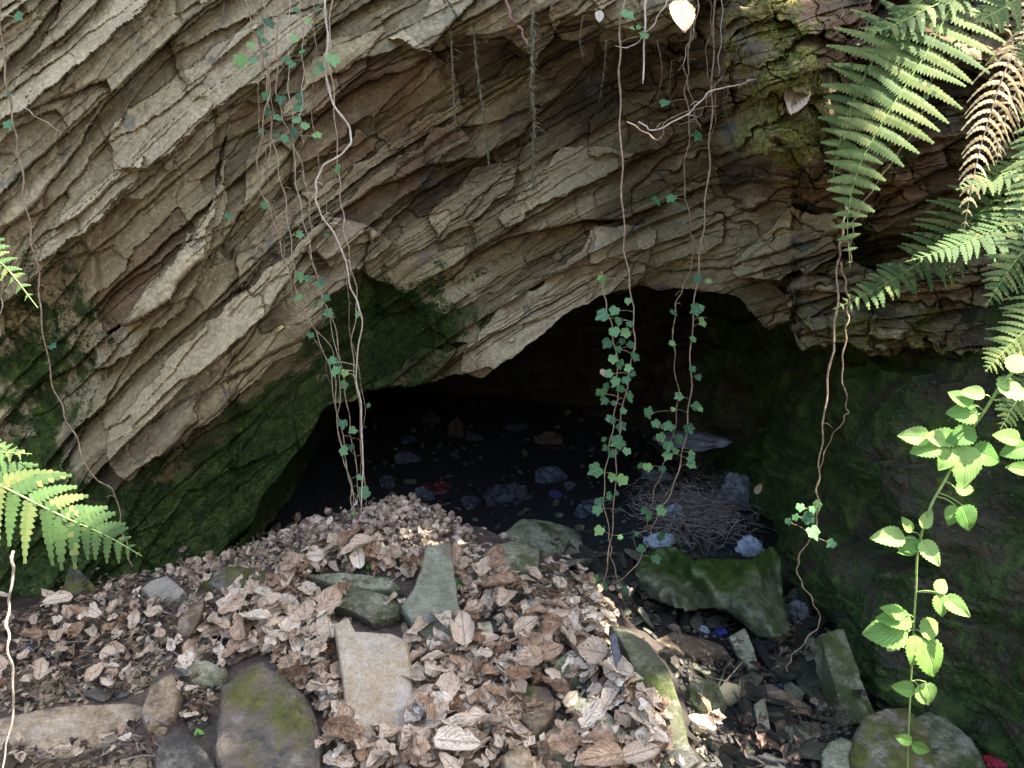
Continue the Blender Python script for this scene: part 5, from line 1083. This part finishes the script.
for k in range(16000):
    a_ = r.uniform(.2, 3.6); i = min(int(a_ / arc[-1] * 700), 699); j = r.randrange(10, 200)
    if X.shape[1] <= i: continue
    p = Vector((X[j, i], Y[j, i], ZZ[j, i]))
    if mo[j, i] + .5 * (vn(a_ * 5, p.z * 5, 9) - .5) < .38: continue
    nn = Vector((nrm[i, 0], nrm[i, 1], .3)).normalized()
    if p.x + nn.x * .1 > p.x: nn = -nn
    for _ in range(2):
        d = (nn + Vector((r.gauss(0, .6), r.gauss(0, .6), r.gauss(0, .6)))).normalized() * r.uniform(.006, .016); s_ = Vector((r.gauss(0, 1), r.gauss(0, 1), r.gauss(0, 1))).normalized() * .003; q = p + Vector((r.gauss(0, .006), r.gauss(0, .006), r.gauss(0, .006)))
        B.add([q - s_, q + s_, q + d], [(0, 1, 2)], rnd=r.random())
tag(B.build('wall_moss', M_MOSSW, smooth=False), 'dark green moss on the shaded rock wall at the lower right', 'moss', kind='stuff')
# ================================================================== ADDED SHADE TREE (unseen, shaped to give the dappled shade)
targets = [(1005, 385, 1.75, .13), (925, 60, 2.1, .05), (962, 50, 2.4, .10), (935, 310, 2.6, .28), (900, 338, 2.55, .14), (850, 300, 2.7, .08), (745, 45, 2.5, .05), (985, 330, 2.5, .14), (960, 430, 1.72, .17), (905, 540, 1.72, .12), (945, 590, 1.72, .06), (890, 625, 1.72, .13), (925, 645, 1.72, .07),
           (930, 260, 2.3, .15), (770, 150, 2.65, .07), (830, 262, 2.7, .05), (980, 735, 2.0, .07), (682, 20, 2.5, .05), (1000, 220, 2.1, .12), (60, 490, 1.3, .05), (15, 270, 1.2, .08), (990, 110, 2.0, .1), (913, 690, 1.72, .04), (10, 460, 1.3, .05)]
T = np.array([[*at(a, b, d), r_] for a, b, d, r_ in targets])
r_ = np.random.RandomState(4); n_ = 14000; sun = np.array(SUN); HZ = 6.4 + r_.normal(0, .3, n_)
bx = np.c_[r_.uniform(-3.0, 2.3, n_), r_.uniform(.7, 4.6, n_), np.full(n_, 1.0)]
bx = bx + sun * ((HZ - 1) / sun[2])[:, None]
sun = np.array(SUN); keep = np.ones(n_, bool)
for t_ in T:
    d = bx - t_[:3]; d = d - (d @ sun)[:, None] * sun; dist = np.linalg.norm(d, axis=1); keep &= dist > t_[3] + .06  # crown gaps shaped along the sun ray to each chosen bright spot
bx = bx[keep]; vs = []; fs = []; rn = []
for p in bx:
    a_ = Vector((r_.normal(), r_.normal(), r_.normal() * .35)).normalized() * .085; b_ = a_.cross(Vector((r_.normal(0, .3), r_.normal(0, .3), 1))).normalized() * .055; q = Vector(p); o_ = len(vs)
    vs += [q - a_, q - a_ * .2 + b_, q + a_, q - a_ * .2 - b_]; fs.append((o_, o_ + 1, o_ + 2, o_ + 3)); rn += [r_.rand()] * 4
tree = empty('unseen_shade_tree', (3.5, 9.0, float(gz(3.5, 9.0)))); tag(tree, 'unseen leafy tree added above the cave to cast the dappled shade', 'tree')
B = MB(); B.add(vs, fs, rnd=rn, lu=.5, lv=.3); B.build('crown', leaf_mat('tree_leaf', [(.1, (.05, .11, .03)), (.9, (.10, .18, .05))], .5, .3, (.1, .2, .05), 0, .001), tree, smooth=False)
B = MB(); z0 = float(gz(3.5, 9.0)); B.tube(spline([Vector((3.5, 9, z0 - .3)), Vector((3.4, 8.2, z0 + 1)), Vector((3.0, 6.2, 6.3)), Vector((1.6, 4.9, 6.6)), Vector((-.2, 4.4, 6.6))], 30), [.2 - .006 * i for i in range(31)], 10, rnd=.5)
for i in range(9):
    c = Vector((2.8 - .32 * i, 5.6 - .12 * i, 6.45)); B.tube(spline([c, c + Vector((-.1, -.8, .1)), c + Vector((r.uniform(-.5, .5), -2.0, .15))], 6), [.03, .025, .02, .015, .012, .01, .006], 6, rnd=.5)
B.build('trunk', M_BARK, tree)

# ---- labels that single out each small stone and leaf by its nearest landmark
LM = [(435, 600, 'the upright pointed slab'), (375, 680, 'the ochre rectangular slab'), (268, 725, 'the moss topped dark boulder'), (70, 728, 'the long low brown slab'), (248, 578, 'the low mossy stone'), (163, 586, 'the flat stone on the left crest'),
      (190, 625, 'the thin pointed brown shard'), (535, 608, 'the blue grey slate'), (532, 708, 'the stone with the bright moss tuft'), (655, 690, 'the long green grey slab'), (595, 715, 'the long rounded olive stone'), (842, 682, 'the leaning stone post'),
      (712, 600, 'the crumpled green sheet'), (695, 648, 'the flat brown slab below the sheet'), (710, 696, 'the rounded olive brown stone'), (785, 697, 'the long pinkish brown stone'), (612, 578, 'the dark slimy rock'), (843, 757, 'the pale speckled stone')]
SIDE = ['right', 'lower right', 'lower', 'lower left', 'left', 'upper left', 'upper', 'upper right']
ORD = ['nearest', 'second nearest', 'third nearest', 'fourth nearest', 'fifth nearest', 'sixth nearest', 'seventh nearest', 'eighth nearest', 'ninth nearest', 'tenth nearest', 'eleventh nearest', 'twelfth nearest'] + [q + ' nearest' for q in 'thirteenth fourteenth fifteenth sixteenth seventeenth eighteenth nineteenth twentieth'.split()]
KN = {'bright': 'bright green', 'dark_stone': 'dark', 'ochre_stone': 'brown', 'grey_stone': 'grey', 'greenish_stone': 'greenish', 'wet_dark_stone': 'dark wet', 'slate_blue_stone': 'bluish', 'dead_leaf': 'tan', 'damp_dead_leaf': 'dark damp'}
bins = {}
for ob_, a, b, cat, mn, sc in INDIV:
    d, k = min((math.hypot(a - x, b - y), i) for i, (x, y, n_) in enumerate(LM)); x, y, _n = LM[k]
    sct = int(((math.degrees(math.atan2(b - y, a - x)) + 22.5) % 360) // 45)
    bins.setdefault((KN[mn], cat, k, sct), []).append((d, ob_))
for (kn, cat, k, sct), L_ in bins.items():
    for i, (d, ob_) in enumerate(sorted(L_, key=lambda q: q[0])):
        o_ = ORD[i] if i < len(ORD) else 'farthest'
        ob_['label'] = f"{kn} {cat}, {o_} to {LM[k][2]} ({SIDE[sct]})"
